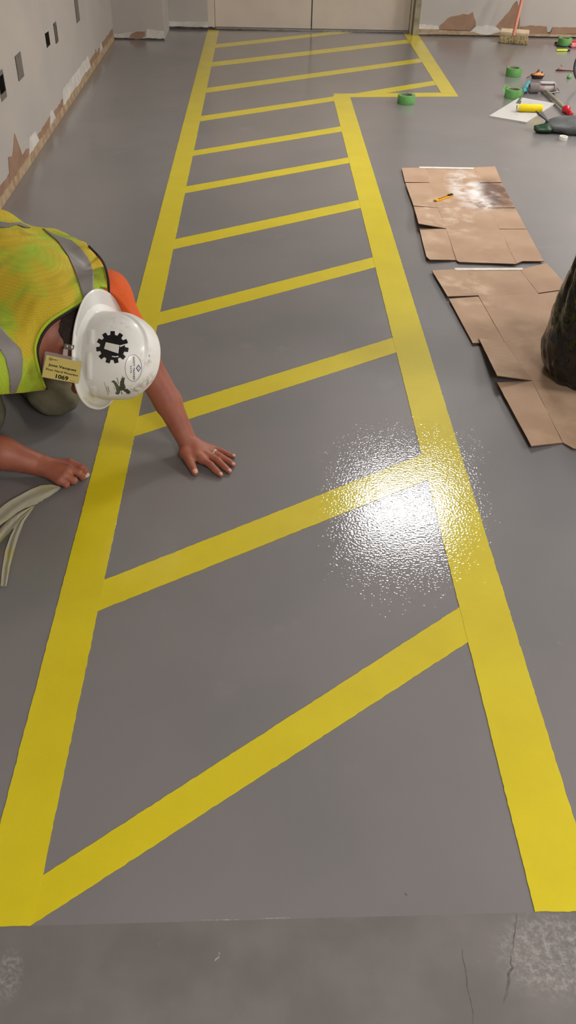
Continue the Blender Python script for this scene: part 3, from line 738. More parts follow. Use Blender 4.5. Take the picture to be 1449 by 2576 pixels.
# white board with roller sleeve and scraper ---------------------------
M_board = mat('white_board', (190, 186, 178), rough=.7, rgb2=(182, 178, 170), nscale=5)
C = [at(*q) for q in ((1230.3, 294.7), (1306.9, 247.7), (1395.4, 263.5), (1323.5, 310.9))]
e = empty('white_board', tuple(float(v) for v in (sum(C)/4))); tag(e, 'white square board on the floor under a yellow roller sleeve', 'board')
bm = bmesh.new(); prism(bm, [Vector((float(c[0]), float(c[1]), .0005)) for c in C], (0, 0, .009)); wparent(from_bm('panel', bm, M_board), e)
bm = bmesh.new()
def stroke(a, b_, w=.003):
    a, b_ = Vector(at(*a, .0096)), Vector(at(*b_, .0096)); d = (b_-a).normalized(); n = Vector((-d.y, d.x, 0))*w
    prism(bm, [a-n, b_-n, b_+n, a+n], (0, 0, .0004))
for a, b_ in (((1298.5, 278.6), (1303, 276)), ((1319, 281.6), (1327, 276.8))):
    bm = bmesh.new(); stroke(a, b_); wparent(from_bm('ink_mark', bm, M_blk), e)
M_pen = mat('pencil_grey', (150, 148, 152), rough=.8)
for a, b_ in (((1291, 283), (1316, 283.6)), ((1295, 287), (1302, 290)), ((1315, 258.5), (1322, 259)), ((1328, 259), (1338, 259.5))):
    bm = bmesh.new(); stroke(a, b_, .002); wparent(from_bm('pencil_mark', bm, M_pen), e)
Mx, L = frame_at(at(1300, 271, .034), at(1364, 273, .034)); r_ = .0245
e = empty('roller_sleeve'); e.matrix_world = Mx; tag(e, 'bright yellow paint roller sleeve lying on the white board', 'paint roller')
bm = bmesh.new(); lathe(bm, [(.017, .012), (r_-.004, .012), (r_, .018), (r_, L-.006), (r_-.004, L), (.017, L)], 32, (1, 0, 0), close=True); from_bm('nap', bm, mat('yellow_nap', (222, 196, 20), rough=.9, bump=.6, bscale=150), e, auto=50)
bm = bmesh.new(); lathe(bm, [(.0155, .006), (.0168, .006), (.0168, L-.004), (.0155, L-.004)], 24, (1, 0, 0), close=True); from_bm('core', bm, M_core, e, auto=50)
bm = bmesh.new(); lathe(bm, [(.0172, 0), (r_-.005, .001), (r_-.002, .0115), (.0172, .0115)], 28, (1, 0, 0), close=True); from_bm('paint_free_end', bm, mat('white_nap', (214, 206, 170), rough=.9, bump=.6, bscale=150), e, auto=50)

Mx, L = frame_at(at(1304, 260, .012), at(1330, 207, .02))
e = empty('scraper'); e.matrix_world = Mx; tag(e, 'teal handled scraper with its steel blade resting on the white board', 'scraper')
bm = bmesh.new(); tube(bm, [(L*.50, 0, .006), (L*.56, 0, .006), (L*.7, 0, .006), (L*.9, 0, .006), (L*.98, 0, .006), (L, 0, .006)], [.010, .018, .020, .016, .015, .009], 16, squash=(1, .62)); from_bm('handle', bm, mat('teal_plastic', (60, 152, 158), rough=.4), e, auto=50)
bm = bmesh.new(); tube(bm, [(L*.08, 0, .002), (L*.5, 0, .006)], [.006, .008], 10, squash=(1, .6)); from_bm('shank', bm, M_steel, e, auto=50)
bm = bmesh.new(); box(bm, (L*.06, 0, .0), (.07, .030, .0022), bevel=.0008); from_bm('blade', bm, M_steel, e, auto=50)

# floor roller on a pole with red grip ---------------------------------
M_roll = mat('grey_nap', (134, 124, 122), rough=.85, rgb2=(116, 108, 106), nscale=25, bump=.5, bscale=120); M_wire = mat('zinc_wire', (140, 136, 132), rough=.35, metal=.8); M_tube = mat('olive_pole', (150, 146, 122), rough=.45, rgb2=(136, 130, 108), nscale=10)
Mx, L = frame_at(at(1331, 221, .035), at(1397, 222, .035)); e = empty('floor_roller'); e.matrix_world = Mx; Mi = Mx.inverted()
tag(e, 'grey floor roller with an olive pole and red grip, lying beyond the white board', 'roller')
bm = bmesh.new(); lathe(bm, [(.02, 0), (.030, .0), (.034, .004), (.034, L*.36), (.030, L*.37), (.02, L*.37)], 28, (1, 0, 0), close=True); from_bm('nap', bm, M_roll, e, auto=50)
bm = bmesh.new(); lathe(bm, [(.0, L*.37), (.026, L*.37), (.026, L*.95), (.0, L*.95)], 24, (1, 0, 0)); from_bm('core', bm, mat('pale_core', (190, 182, 178), rough=.5, rgb2=(150, 130, 128), nscale=16), e, auto=50)
bm = bmesh.new(); lathe(bm, [(.0, L*.92), (.034, L*.92), (.034, L), (.03, L+.004), (0, L+.004)], 24, (1, 0, 0)); from_bm('end_cap', bm, M_roll, e, auto=50)
bm = bmesh.new(); box(bm, (L*.66, 0, .038), (L*.55, .05, .006), bevel=.002); from_bm('top_plate', bm, mat('clear_grey', (196, 190, 188), rough=.2), e, auto=50)
yj = Mi @ Vector(at(1369, 221, .02)); 
bm = bmesh.new(); tube(bm, [(L+.004, 0, 0), (L+.02, 0, 0), (L+.02, -.06, -.012), (L*.6, -.075, -.018), (yj.x, -.085, -.014)], .0045, 8); from_bm('wire_frame', bm, M_wire, e, smooth=True)
p0 = Mi @ Vector(at(1366, 222, .018)); p1 = Mi @ Vector(at(1422, 274, .022)); p0.z = -.016; p1.z = -.013
bm = bmesh.new(); tube(bm, [p0, p1], .0125, 14); from_bm('pole', bm, M_tube, e, auto=50)
d = (p1-p0).normalized(); q = p1
bm = bmesh.new(); rr = [(0, .012), (.006, .024), (.018, .030), (.030, .029), (.040, .020), (.050, .017), (.14, .018), (.15, .012)]
tube(bm, [q+d*s for s, _ in rr], [r for _, r in rr], 24); from_bm('grip', bm, mat('red_grip', (176, 28, 40), rough=.3), e, smooth=True)

# pouch with orange inside ---------------------------------------------
p = at(1351, 197); e = empty('tool_tray', (float(p[0]), float(p[1]), 0)); tag(e, 'small black tray holding an orange sponge, behind the grey floor roller', 'tray')
bm = bmesh.new(); lathe(bm, [(0, .001), (.042, .001), (.056, .026), (.053, .028), (.040, .006), (0, .006)], 28); bmesh.ops.scale(bm, vec=(1, .75, 1), verts=bm.verts[:]); from_bm('tray', bm, mat('brown_black', (52, 36, 34), rough=.5), e, auto=50)
bm = bmesh.new(); bmesh.ops.create_icosphere(bm, subdivisions=4, radius=.04, matrix=Matrix.Translation((.004, 0, .024)) @ Matrix.Diagonal((1.15, .8, .42, 1)))
for v in bm.verts: v.co += v.normal*.006*mnoise.noise(v.co*60)
from_bm('sponge', bm, mat('orange_sponge', (222, 158, 84), rough=.8, rgb2=(180, 104, 56), nscale=40), e, smooth=True)
M_strap = mat('brown_strap', (92, 60, 50), rough=.6)
for pts, r in (([(-.01, 0, .04), (0, .004, .05), (.002, 0, .062)], [.008, .006, .008]), ([(-.05, 0, .026), (-.07, -.01, .012), (-.088, -.015, .006)], .003), ([(.028, -.01, .032), (.03, 0, .046), (.034, 0, .05)], .004)):
    bm = bmesh.new(); tube(bm, pts, r, 8); from_bm('strap', bm, M_strap, e, smooth=True)

# stick, hose loop, green scrap at the right edge ------------------------
a, b_ = at(1398, 176.5, .006), at(1470, 179, .006)
e = empty('metal_rod', tuple(float(v) for v in (a[0], a[1], 0))); tag(e, 'thin reddish brown rod lying on the floor through the black hose loop', 'rod')
bm = bmesh.new(); tube(bm, [a, b_], .005, 10); wparent(from_bm('rod', bm, mat('red_brown', (104, 62, 54), rough=.5), smooth=True, recenter=True), e)
bm = bmesh.new(); c = Vector(at(1410, 174, .012)); bmesh.ops.create_icosphere(bm, subdivisions=3, radius=.018, matrix=Matrix.Translation(c) @ Matrix.Diagonal((1.3, .8, .7, 1)))
tube(bm, [c, c+Vector((.008, 0, .02)), c+Vector((-.004, 0, .036))], .003, 8)
o = from_bm('wing_nut', bm, mat('pinkish_clay', (156, 116, 98), rough=.6), smooth=True, recenter=True); wparent(o, e)
c = at(1476, 213, .009); R_ = .125
bm = bmesh.new(); tube(bm, [(float(c[0])+R_*math.cos(t*math.pi/24), float(c[1])+.035*math.sin(t*math.pi/24), .011+R_+R_*math.sin(t*math.pi/24)) for t in range(48)], .0095, 14, closed=True)
o = from_bm('hose_loop', bm, mat('dark_hose', (62, 58, 62), rough=.4), smooth=True); tag(o, 'dark rubber hose loop standing upright at the right edge', 'hose')
c = at(1431, 197)
bm = bmesh.new(); bmesh.ops.create_icosphere(bm, subdivisions=3, radius=.016, matrix=Matrix.Translation((float(c[0]), float(c[1]), .012)))
for v in bm.verts: v.co += v.normal*.005*mnoise.noise(v.co*80)
o = from_bm('tape_scrap', bm, M_gtside, smooth=True); tag(o, 'small green crumpled tape ball beside the hose loop', 'tape scrap')

# black pouch with green tape ------------------------------------------
M_bagp = mat('dark_grey_pouch', (92, 94, 92), rough=.5, rgb2=(74, 76, 74), nscale=12, bump=.3, bscale=30, bdist=.004)
c = at(1424, 330); cx, cy = float(c[0])+.05, float(c[1])
def pouch(P):
    d = sd_ell(P, (cx, cy, .035), (.20, .12, .055)); d = smin(d, sd_ell(P, (cx+.16, cy, .04), (.14, .11, .055)), .03)
    d = np.maximum(d, -(P[:, 2]-.001)); return d+.004*wavy(P, 45, 3)
o = link('tool_pouch', surface(pouch, (cx-.26, cy-.2, -.01), (cx+.36, cy+.2, .14), .006, 'tool_pouch'), M_bagp, smooth=True)
tag(o, 'dark grey soft pouch lying at the right edge, in front of the red grip', 'pouch')
e = o
bm = bmesh.new(); base = Vector((cx-.17, cy+.01, .04))
fl = [base+Vector(v) for v in ((0, -.03, 0), (-.04, -.02, .03), (-.10, .02, .07), (-.075, .03, .045), (-.05, .045, .06), (-.01, .04, .01))]
prism(bm, fl, (.004, -.004, .006)); wparent(from_bm('flap', bm, M_bagp), o)
def scrap(P): return smin(sd_ell(P, (cx-.225, cy-.035, .022), (.05, .045, .022)), sd_ell(P, (cx-.195, cy-.055, .025), (.035, .03, .02)), .02)+.006*wavy(P, 130, 5)
o2 = link('tape_scrap', surface(scrap, (cx-.31, cy-.12, -.006), (cx-.1, cy+.05, .07), .004, 'tape_scrap'), mat('dark_green_tape', (26, 74, 34), rough=.5, rgb2=(20, 34, 22), nscale=40), smooth=False)
tag(o2, 'crumpled dark green tape wad tucked beside the grey pouch', 'tape scrap')
c = at(1416, 352); e = empty('bottle_cap', (float(c[0]), float(c[1]), 0)); tag(e, 'small white round cap on the floor in front of the grey pouch', 'cap')
bm = bmesh.new(); lathe(bm, [(0, .002), (.022, .002), (.022, .022), (.025, .024), (.027, .022), (.027, .001), (0, .0005)], 32); from_bm('shell', bm, mat('white_plastic', (222, 220, 206), rough=.4), e, auto=40)

# garbage bag -----------------------------------------------------------
M_bag = mat('black_bin_bag', (15, 15, 14), rough=.15, bump=.35, bscale=10, bdist=.03, spec=.55)
c = at(1520, 905); bx, by = float(c[0])+.065, float(c[1])+.12
lob = at(1415, 900, .07)
ba, bb_ = at(1498, 862, .13), at(1535, 690, .42)
def bag(P):
    d = smin(sd_cap(P, ba, bb_, .185, .125), sd_ell(P, ba+np.array([.16, .05, .02]), (.24, .24, .2)), .1)
    d = smin(d, sd_cap(P, bb_+np.array([.05, .03, .08]), bb_+np.array([.08, .05, .22]), .045, .07), .06)
    q = P*np.array([1, 1, .55])
    w = wavy(q, 15, 11); w2 = wavy(q, 34, 4); w3 = wavy(P, 75, 7)
    v = P-np.array([ba[0]+.03, ba[1]+.02, 0]); r_ = np.sqrt(v[:, 0]**2+v[:, 1]**2)+1e-6
    pl = wavy(np.stack([v[:, 0]/r_, v[:, 1]/r_, P[:, 2]*1.6], -1), 5.5, 31); pl2 = wavy(np.stack([v[:, 0]/r_, v[:, 1]/r_, P[:, 2]*3.2], -1), 13, 12)
    d = d-.016*w-.030*np.minimum(np.abs(pl), .5)-.010*np.minimum(np.abs(pl2), .5)-.007*np.minimum(np.abs(w2), .5)-.005*np.minimum(np.abs(w3), .5)+.018
    return np.maximum(d, .0055-P[:, 2])
o = link('garbage_bag', surface(bag, (ba[0]-.3, ba[1]-.4, -.01), (ba[0]+.6, ba[1]+.5, .85), .006, 'garbage_bag'), M_bag, smooth=True)
tag(o, 'glossy black plastic garbage bag standing on the nearer cardboard at the right edge', 'garbage bag')
bm = bmesh.new(); pts = [at(*q) for q in ((1388, 930), (1440, 905), (1470, 908), (1475, 930), (1400, 948))]
prism(bm, [Vector((float(p[0]), float(p[1]), .012)) for p in pts], (0, 0, .003)); o2 = from_bm('tie_strip', bm, mat('black_strip', (12, 12, 12), rough=.5)); wparent(o2, o)
# ================================================================== the kneeling worker
from mathutils.bvhtree import BVHTree
A_ = np.array
def nrm(v): v = np.asarray(v, float); return v/np.linalg.norm(v)
NB = at(138, 838, .40)
Ls, Le, Lm, Lw = at(272, 742, .45), at(364, 912, .27), at(422, 1010, .155), at(471, 1110, .043)
Rs, Rw = at(-4, 903, .37), at(103, 1171, .042)
Re = Rw + A_([-.27, .03, .09])
Hc = NB + A_([-.33, .44, .035])
ta = nrm(Hc-NB); tl_ = Ls-Rs; tl_ = nrm(tl_-ta*(tl_@ta)); tb = nrm(np.cross(ta, tl_)); tb = tb if tb[2] > 0 else -tb
TR = A_([ta, tl_, tb])
Lk, Rk = A_([-.688, 2.395, .075]), A_([-.90, 2.27, .075])
sd = nrm(A_([-.61, .79, 0])); La, Ra = Lk+sd*.40+A_([0, 0, -.02]), Rk+sd*.40+A_([0, 0, -.02])
Lh, Rh = Hc+tl_*.10-tb*.03, Hc-tl_*.10-tb*.03
# helmet / head frame
RC = atd(254, 880, 2.39); vv = nrm(CAM-RC); T48 = math.radians(52)
hc = nrm(vv*math.cos(T48)+nrm(RT-vv*(RT@vv))*math.sin(T48)); D_ = -UP-.083*RT; e1 = nrm(D_-hc*(D_@hc)); e2 = np.cross(hc, e1)
HR = A_([hc, e1, e2]); HC = RC-hc*.03
torso = [('e', NB+ta*.20+tb*.005, (.27, .185, .118), TR, .05), ('e', NB+ta*.40-tb*.02, (.22, .178, .132), TR, .06), ('e', Hc-tb*.01, (.17, .178, .135), TR, .06),
         ('c', NB+tl_*.04, Ls, .088, .058, .05), ('c', at(132, 655, .42), at(210, 688, .43), .080, .068, .05), ('c', NB-tl_*.04, Rs, .088, .068, .05)]
neck = [('c', HC-hc*.06-e1*.012, NB+tb*.01, .064, .078, .04)]
head = [('e', HC, (.118, .096, .078), HR, .02), ('e', HC-hc*.065+e1*.03, (.06, .058, .056), HR, .04),
        ('c', HC-hc*.012+e1*.09, HC-hc*.045+e1*.112, .011, .015, .015), ('e', HC-hc*.078+e1*.082, (.012, .012, .024), HR, .012), ('e', HC-hc*.103+e1*.068, (.018, .018, .022), HR, .015),
        ('e', HC+hc*.006+e1*.088, (.01, .012, .045), HR, .012),
        ('e', HC-hc*.03+e2*.08, (.032, .018, .01), HR, .006), ('e', HC-hc*.03-e2*.08, (.032, .018, .01), HR, .006),
        ('cut', HC-hc*.022+e1*.098+e2*.032, HC-hc*.022+e1*.1+e2*.034, .012, .012, .01), ('cut', HC-hc*.022+e1*.098-e2*.032, HC-hc*.022+e1*.1-e2*.034, .012, .012, .01)]
arms = [('c', Ls, Le, .055, .045, .03), ('c', Le, Lm, .047, .042, .02), ('c', Lm, Lw, .041, .0295, .015),
        ('c', Rs, Re, .058, .052, .03), ('c', Re, Re*.4+Rw*.6, .054, .048, .02), ('c', Re*.4+Rw*.6, Rw, .048, .033, .015)]
legs = [('c', Lh, Lk, .088, .060, .05), ('c', Lk, La, .058, .042, .03), ('c', Rh, Rk, .088, .060, .05), ('c', Rk, Ra, .058, .042, .03)]
def hz(zx, zy, z): return at(420+zx/7.245, 1080+zy/7.245, z)      # from the enlarged view of the spread hand
def hr(zx, zy, z): return at(80+zx/8.05, 1120+zy/8.05, z)         # the pinching hand
Lfing = {'index': [hz(640, 540, .026), hz(800, 655, .021), hz(905, 762, .012), hz(978, 828, .0085)],
         'middle': [hz(715, 455, .028), hz(925, 570, .022), hz(1050, 690, .013), hz(1138, 765, .0085)],
         'ring': [hz(785, 400, .026), hz(965, 490, .021), hz(1120, 580, .012), hz(1205, 645, .0085)],
         'little': [hz(810, 345, .022), hz(975, 390, .017), hz(1110, 455, .011), hz(1215, 492, .0075)]}
Lthumb = [hz(330, 420, .030), hz(430, 610, .020), hz(512, 785, .0105)]
fr = {'index': (.0122, .0110, .0098, .0080), 'middle': (.0122, .0112, .0100, .0082), 'ring': (.0118, .0106, .0094, .0078), 'little': (.0106, .0094, .0084, .0068)}
hands = []
wl_, wr_ = Lw, Rw
for n, f in Lfing.items():
    hands.append(('c', Lw*.8+f[0]*.2+A_([0, 0, -.003]), f[0]+A_([0, 0, -.003]), .0205, .0140, .012))
    for i in range(3): hands.append(('c', f[i], f[i+1], fr[n][i], fr[n][i+1], .0025 if i else .005))
hands += [('c', Lw, Lthumb[0], .022, .0185, .012), ('c', Lthumb[0], Lthumb[1], .0175, .0138, .008), ('c', Lthumb[1], Lthumb[2], .0134, .0108, .004),
          ('c', Lthumb[0], Lfing['index'][0], .013, .010, .012)]
Rfing = {'index': [hr(770, 360, .046), hr(1000, 455, .036), hr(1075, 520, .022), hr(1118, 585, .011)],
         'middle': [hr(740, 480, .050), hr(955, 560, .040), hr(1010, 620, .022), hr(1025, 670, .010)],
         'ring': [hr(660, 600, .044), hr(850, 715, .030), hr(840, 745, .016), hr(790, 730, .010)],
         'little': [hr(560, 700, .034), hr(700, 800, .022), hr(680, 800, .012), hr(630, 770, .009)]}
Rthumb = [hr(520, 420, .022), hr(820, 530, .016), hr(1035, 640, .010)]
for n, f in Rfing.items():
    hands.append(('c', Rw*.8+f[0]*.2, f[0]+A_([0, 0, -.002]), .0215, .0145, .014))
    for i in range(3): hands.append(('c', f[i], f[i+1], fr[n][i]*1.06, fr[n][i+1]*1.06, .003 if i else .005))
hands += [('c', Rw, Rthumb[0], .021, .017, .012), ('c', Rthumb[0], Rthumb[1], .015, .0115, .006), ('c', Rthumb[1], Rthumb[2], .011, .0085, .003)]
def ringcut(c, ax, r, n=14, w=.0022):      # shallow crease round a wrist
    ax = nrm(ax); u = nrm(np.cross(ax, [0, 0, 1])); v = np.cross(ax, u); P = [c+r*(math.cos(t*2*math.pi/n)*u+math.sin(t*2*math.pi/n)*v) for t in range(n)]
    return [('cut', P[i], P[(i+1) % n], w, w, .002) for i in range(n)]
arms_all = arms+hands
body_parts = torso+neck+head+legs
bb = []
def hatroom(P):      # the space taken by the hard hat: cloth stays below its brim
    q = (P-RC)@HR.T; return np.maximum(-.016-q[:, 0], (np.sqrt((q[:, 1]/.178)**2+(q[:, 2]/.132)**2)-1)*.12)
def body_fn(P):
    hr_ = .006-hatroom(P); d = smin(np.maximum(field(torso, P)+.004, hr_), field(neck+head+legs, P), .03)
    da = np.full(len(P), 1e3)
    for side in (arms[1:3]+hands[:20], arms[3:]+hands[20:]): da = np.minimum(da, field(side, P))
    da = smin(da, np.maximum(field(arms[:1], P), hr_), .012)
    d = smin(d, da, .03)
    return np.maximum(d, .0012-P[:, 2])
def trn(P, k, pad=.02):   # world -> torso coordinates
    return (P-NB)@TR.T
root = empty('person', (-.72, 2.42, 0)); tag(root, 'kneeling person in yellow safety vest and white hard hat, leaning on a spread left hand', 'person')
M_skin = mat('skin', (160, 98, 74), rough=.5, rgb2=(148, 82, 64), nscale=16, ndetail=3, lo=.38, hi=.68, bump=.25, bscale=220, bdist=.0006, sub=.12)
assert len(hands) == 20+19, len(hands)
me = surface(body_fn, (-1.55, 1.75, -.02), (.02, 3.35, .72), .003, 'body', relax=2)
wparent(link('body', me, M_skin, smooth=True, recenter=True), root)
# nails ----------------------------------------------------------------
M_nail = mat('fingernail', (214, 160, 136), rough=.3, coat=.3)
def nail(tip, prev, r, up=(0, 0, 1)):
    x = nrm(tip-prev); y = nrm(np.cross(up, x)); z = np.cross(x, y); c = tip-x*.001+z*r*.62
    bm = bmesh.new(); bmesh.ops.create_uvsphere(bm, u_segments=16, v_segments=10, radius=1)
    M = Matrix(((x[0], y[0], z[0], c[0]), (x[1], y[1], z[1], c[1]), (x[2], y[2], z[2], c[2]), (0, 0, 0, 1))) @ Matrix.Diagonal((r*.98, r*.74, r*.46, 1))
    bmesh.ops.transform(bm, matrix=M, verts=bm.verts[:]); o = from_bm('fingernail', bm, M_nail, smooth=True); wparent(o, root)
for n, f in Lfing.items(): nail(f[3], f[2], fr[n][3])
nail(Lthumb[2], Lthumb[1], .0108)
nail(Rfing['middle'][3]+A_([0, 0, .004]), Rfing['middle'][2], .0075, up=(.6, -.6, .5))
f = Lfing['ring']; c = f[0]*.55+f[1]*.45; x = nrm(f[1]-f[0])
bm = bmesh.new(); lathe(bm, [(.0118, -.0030), (.0146, -.0022), (.0146, .0022), (.0118, .0030)], 28, tuple(x), tuple(c-A_([0, 0, .0005])), close=True)
wparent(from_bm('finger_ring', bm, mat('silver_ring', (226, 222, 212), rough=.3, metal=.7), auto=50), root)

def poly2(pts, q):       # signed distance to a polygon, q (n,2)
    pts = np.asarray(pts, float); d = np.full(len(q), 1e9); s = np.ones(len(q)); n = len(pts)
    for i in range(n):
        a, b_ = pts[i], pts[(i+1) % n]; e = b_-a; w = q-a; h = np.clip((w@e)/max(e@e, 1e-12), 0, 1); r = w-h[:, None]*e; d = np.minimum(d, (r*r).sum(1))
        c1, c2, c3 = q[:, 1] >= a[1], q[:, 1] < b_[1], e[0]*w[:, 1] > e[1]*w[:, 0]
        m = (c1 & c2 & c3) | (~c1 & ~c2 & ~c3); s = np.where(m, -s, s)
    return s*np.sqrt(d)
def loc(px, py): return trn(march(vest_raw, px, py)[None], 0)[0]
def pix(P):
    q = P-CAM; d = -(q@BK); return np.stack([724.5+FPX*(q@RT)/d, 1288-FPX*(q@UP)/d], -1)
def cone(pts, P): return poly2(pts, pix(P))/880.
# hair -------------------------------------------------------------------
def hair_fn(P):
    q = (P-HC)@HR.T; d = smin(field(torso, P)+.004, field(neck+head, P), .03)-.0045+.0012*wavy(P, 420, 2)
    hp_ = [(148, 815), (163, 788), (198, 764), (215, 752), (275, 775), (275, 985), (236, 950), (200, 900), (182, 884), (163, 868), (150, 845)]
    return np.maximum(np.maximum(d, cone(hp_, P)+.003*wavy(P, 160, 9)), np.maximum(q[:, 0]-.06, -(P-HC)@vv-.10))
M_hair = mat('short_dark_hair', (44, 33, 28), rough=.75, rgb2=(66, 47, 40), nscale=120, bump=1, bscale=420, bdist=.002)
wparent(link('hair', surface(hair_fn, HC-.16, HC+.16, .003, 'hair', 1), M_hair, smooth=True, recenter=True), root)

# clothes -------------------------------------------------------------------
def march(fn, px, py):
    d = ray(px, py); d = d/np.linalg.norm(d); t = 1.2; best = (9, 0)
    for _ in range(120):
        s = float(fn((CAM+d*t)[None])[0])
        if s < best[0]: best = (s, t)
        if s < .0006 or t > 4.5: break
        t += max(s*.8, .002)
    return CAM+d*best[1]
vest_base = torso+[('c', Rs, Rs+(Re-Rs)*.35, .076, .072, .04), ('c', Rs-tb*.03, at(80, 925, .29), .075, .060, .05)]
_k = np.cross(ray(-20, 992), ray(112, 981)); CUTN = nrm(_k); CUTN = CUTN if CUTN@UP < 0 else -CUTN
def vest_raw(P):
    q = trn(P, 0); f = .0045*wavy(q*A_([.6, 1.4, 1]), 24, 21)+.0018*wavy(q, 70, 8)
    return np.maximum(field(vest_base, P)-.020+f, -hatroom(P))
z4 = lambda x, y: (x/2.337, 520+y/2.337)
neckline = [(116, 977), (103, 940), (93, 895), (95, 868), (108, 838), (130, 812), (165, 789), (205, 766), (232, 752)]
arml = [(270, 748), (269, 705), (262, 672), (246, 648), (222, 622)]
NL = [loc(*p)[:2] for p in neckline]; AL = [loc(*p)[:2] for p in arml]
armr = [loc(*p)[:2] for p in ((100, 984), (45, 988), (5, 990))]
vest_poly = neckline+[(252, 775), (275, 775)]+arml+[(205, 585), (150, 520), (-400, 300), (-1200, 900), (-400, 1010), (-20, 994), (60, 988), (112, 981)]
def vest_fn(P):
    q = trn(P, 0); return np.maximum(np.maximum(vest_raw(P), cone(vest_poly, P)), q[:, 0]-.62)
def vest_mat():
    m = mat('hi_vis_mesh', (210, 184, 44), rough=.75, rgb2=(172, 200, 52), nscale=6, ndetail=3, lo=.44, hi=.58, bump=.2, bscale=200, bdist=.001)
    nt = m.node_tree; N, L = nt.nodes, nt.links; b = N['Principled BSDF']; cur = b.inputs['Base Color'].links[0].from_socket
    tc = N.new('ShaderNodeTexCoord')
    # dirt
    n = N.new('ShaderNodeTexNoise'); n.inputs['Scale'].default_value = 11; n.inputs['Detail'].default_value = 6; L.new(tc.outputs['Object'], n.inputs['Vector'])
    mp = N.new('ShaderNodeMapRange'); mp.inputs['From Min'].default_value = .58; mp.inputs['From Max'].default_value = .72; mp.inputs['To Max'].default_value = .6; L.new(n.outputs['Fac'], mp.inputs['Value'])
    mx = N.new('ShaderNodeMix'); mx.data_type = 'RGBA'; L.new(mp.outputs[0], mx.inputs['Factor']); L.new(cur, mx.inputs['A']); mx.inputs['B'].default_value = (*lin((128, 118, 40)), 1)
    # mesh holes
    v = N.new('ShaderNodeTexVoronoi'); v.inputs['Scale'].default_value = 210; v.inputs['Randomness'].default_value = .25; L.new(tc.outputs['Object'], v.inputs['Vector'])
    m2 = N.new('ShaderNodeMapRange'); m2.inputs['From Min'].default_value = .40; m2.inputs['From Max'].default_value = .25; m2.inputs['To Max'].default_value = .55; L.new(v.outputs['Distance'], m2.inputs['Value'])
    m3 = N.new('ShaderNodeMix'); m3.data_type = 'RGBA'; L.new(m2.outputs[0], m3.inputs['Factor']); L.new(mx.outputs['Result'], m3.inputs['A']); m3.inputs['B'].default_value = (*lin((176, 132, 30)), 1)
    L.new(m3.outputs['Result'], b.inputs['Base Color']); return m
vest = wparent(link('safety_vest', surface(vest_fn, (-1.4, 1.8, .1), (-.2, 3.1, .72), .0035, 'safety_vest', 1), vest_mat(), smooth=True, recenter=True), root)
M_refl = mat('reflective_band', (142, 136, 130), rough=.45, rgb2=(128, 122, 116), nscale=6, bump=.4, bscale=260, bdist=.001)
bands = [[(245, 122), (330, 165), (420, 195), (480, 245), (520, 300), (550, 380), (552, 500), (495, 562), (475, 490), (440, 380), (400, 290), (340, 205), (270, 145)],
         [(0, 700), (50, 760), (125, 840), (135, 900), (130, 1000), (95, 1095), (58, 1095), (55, 1000), (30, 890), (0, 840), (-60, 760), (-60, 640)],
         [(-60, 84), (0, 86), (60, 95), (120, 90), (185, 122), (150, 124), (100, 106), (50, 120), (0, 122), (-60, 118)]]
def childw(o, p):      # o: mesh with a world origin -> child of p, a child of root
    o.parent = p; o.location = Vector(o.location)-Vector(p.location)-Vector(root.location); return o
for bp_ in bands:
    pl = [z4(*p) for p in bp_]
    def bf(P, pl=pl):
        q = trn(P, 0); v = vest_raw(P); return np.maximum(np.maximum(np.maximum(v-.0035, cone(pl, P)), cone(vest_poly, P)-.001), np.maximum(-(v+.004), -q[:, 2]-.12))
    childw(link('reflective_band', surface(bf, (-1.4, 1.8, .1), (-.2, 3.1, .72), .003, 'reflective_band', 1), M_refl, smooth=True, recenter=True), vest)
M_bind = mat('black_binding', (34, 31, 30), rough=.7); M_lime = mat('lime_edge_tape', (176, 196, 40), rough=.7)
def vpt(px, py, off=.002):
    p = march(vest_fn, px, py); e = 1e-3; g = A_([float(vest_fn((p+np.eye(3)[i]*e)[None])[0]-vest_fn((p-np.eye(3)[i]*e)[None])[0]) for i in range(3)]); g = g/(np.linalg.norm(g)+1e-9)
    return p+g*off
def smoothpath(P, n=5):
    P = [A_(p) for p in P]; out = []
    for i in range(len(P)-1):
        p0, p1, p2, p3 = P[max(i-1, 0)], P[i], P[i+1], P[min(i+2, len(P)-1)]
        for j in range(n):
            t = j/n; out.append(.5*((2*p1)+(-p0+p2)*t+(2*p0-5*p1+4*p2-p3)*t*t+(-p0+3*p1-3*p2+p3)*t**3))
    return out+[P[-1]]
for pts, m, r, nm in (([vpt(x, y, .005) for x, y in arml[::-1]], M_bind, .0036, 'armhole_binding'), ([vpt(x, y) for x, y in neckline], M_bind, .0040, 'neck_binding'),
                  ([vpt(x-5, y-4, .003) for x, y in neckline], M_lime, .0042, 'neck_edge_tape')):
    bm = bmesh.new(); tube(bm, smoothpath(pts), r, 8); childw(from_bm(nm, bm, m, smooth=True, recenter=True), vest)
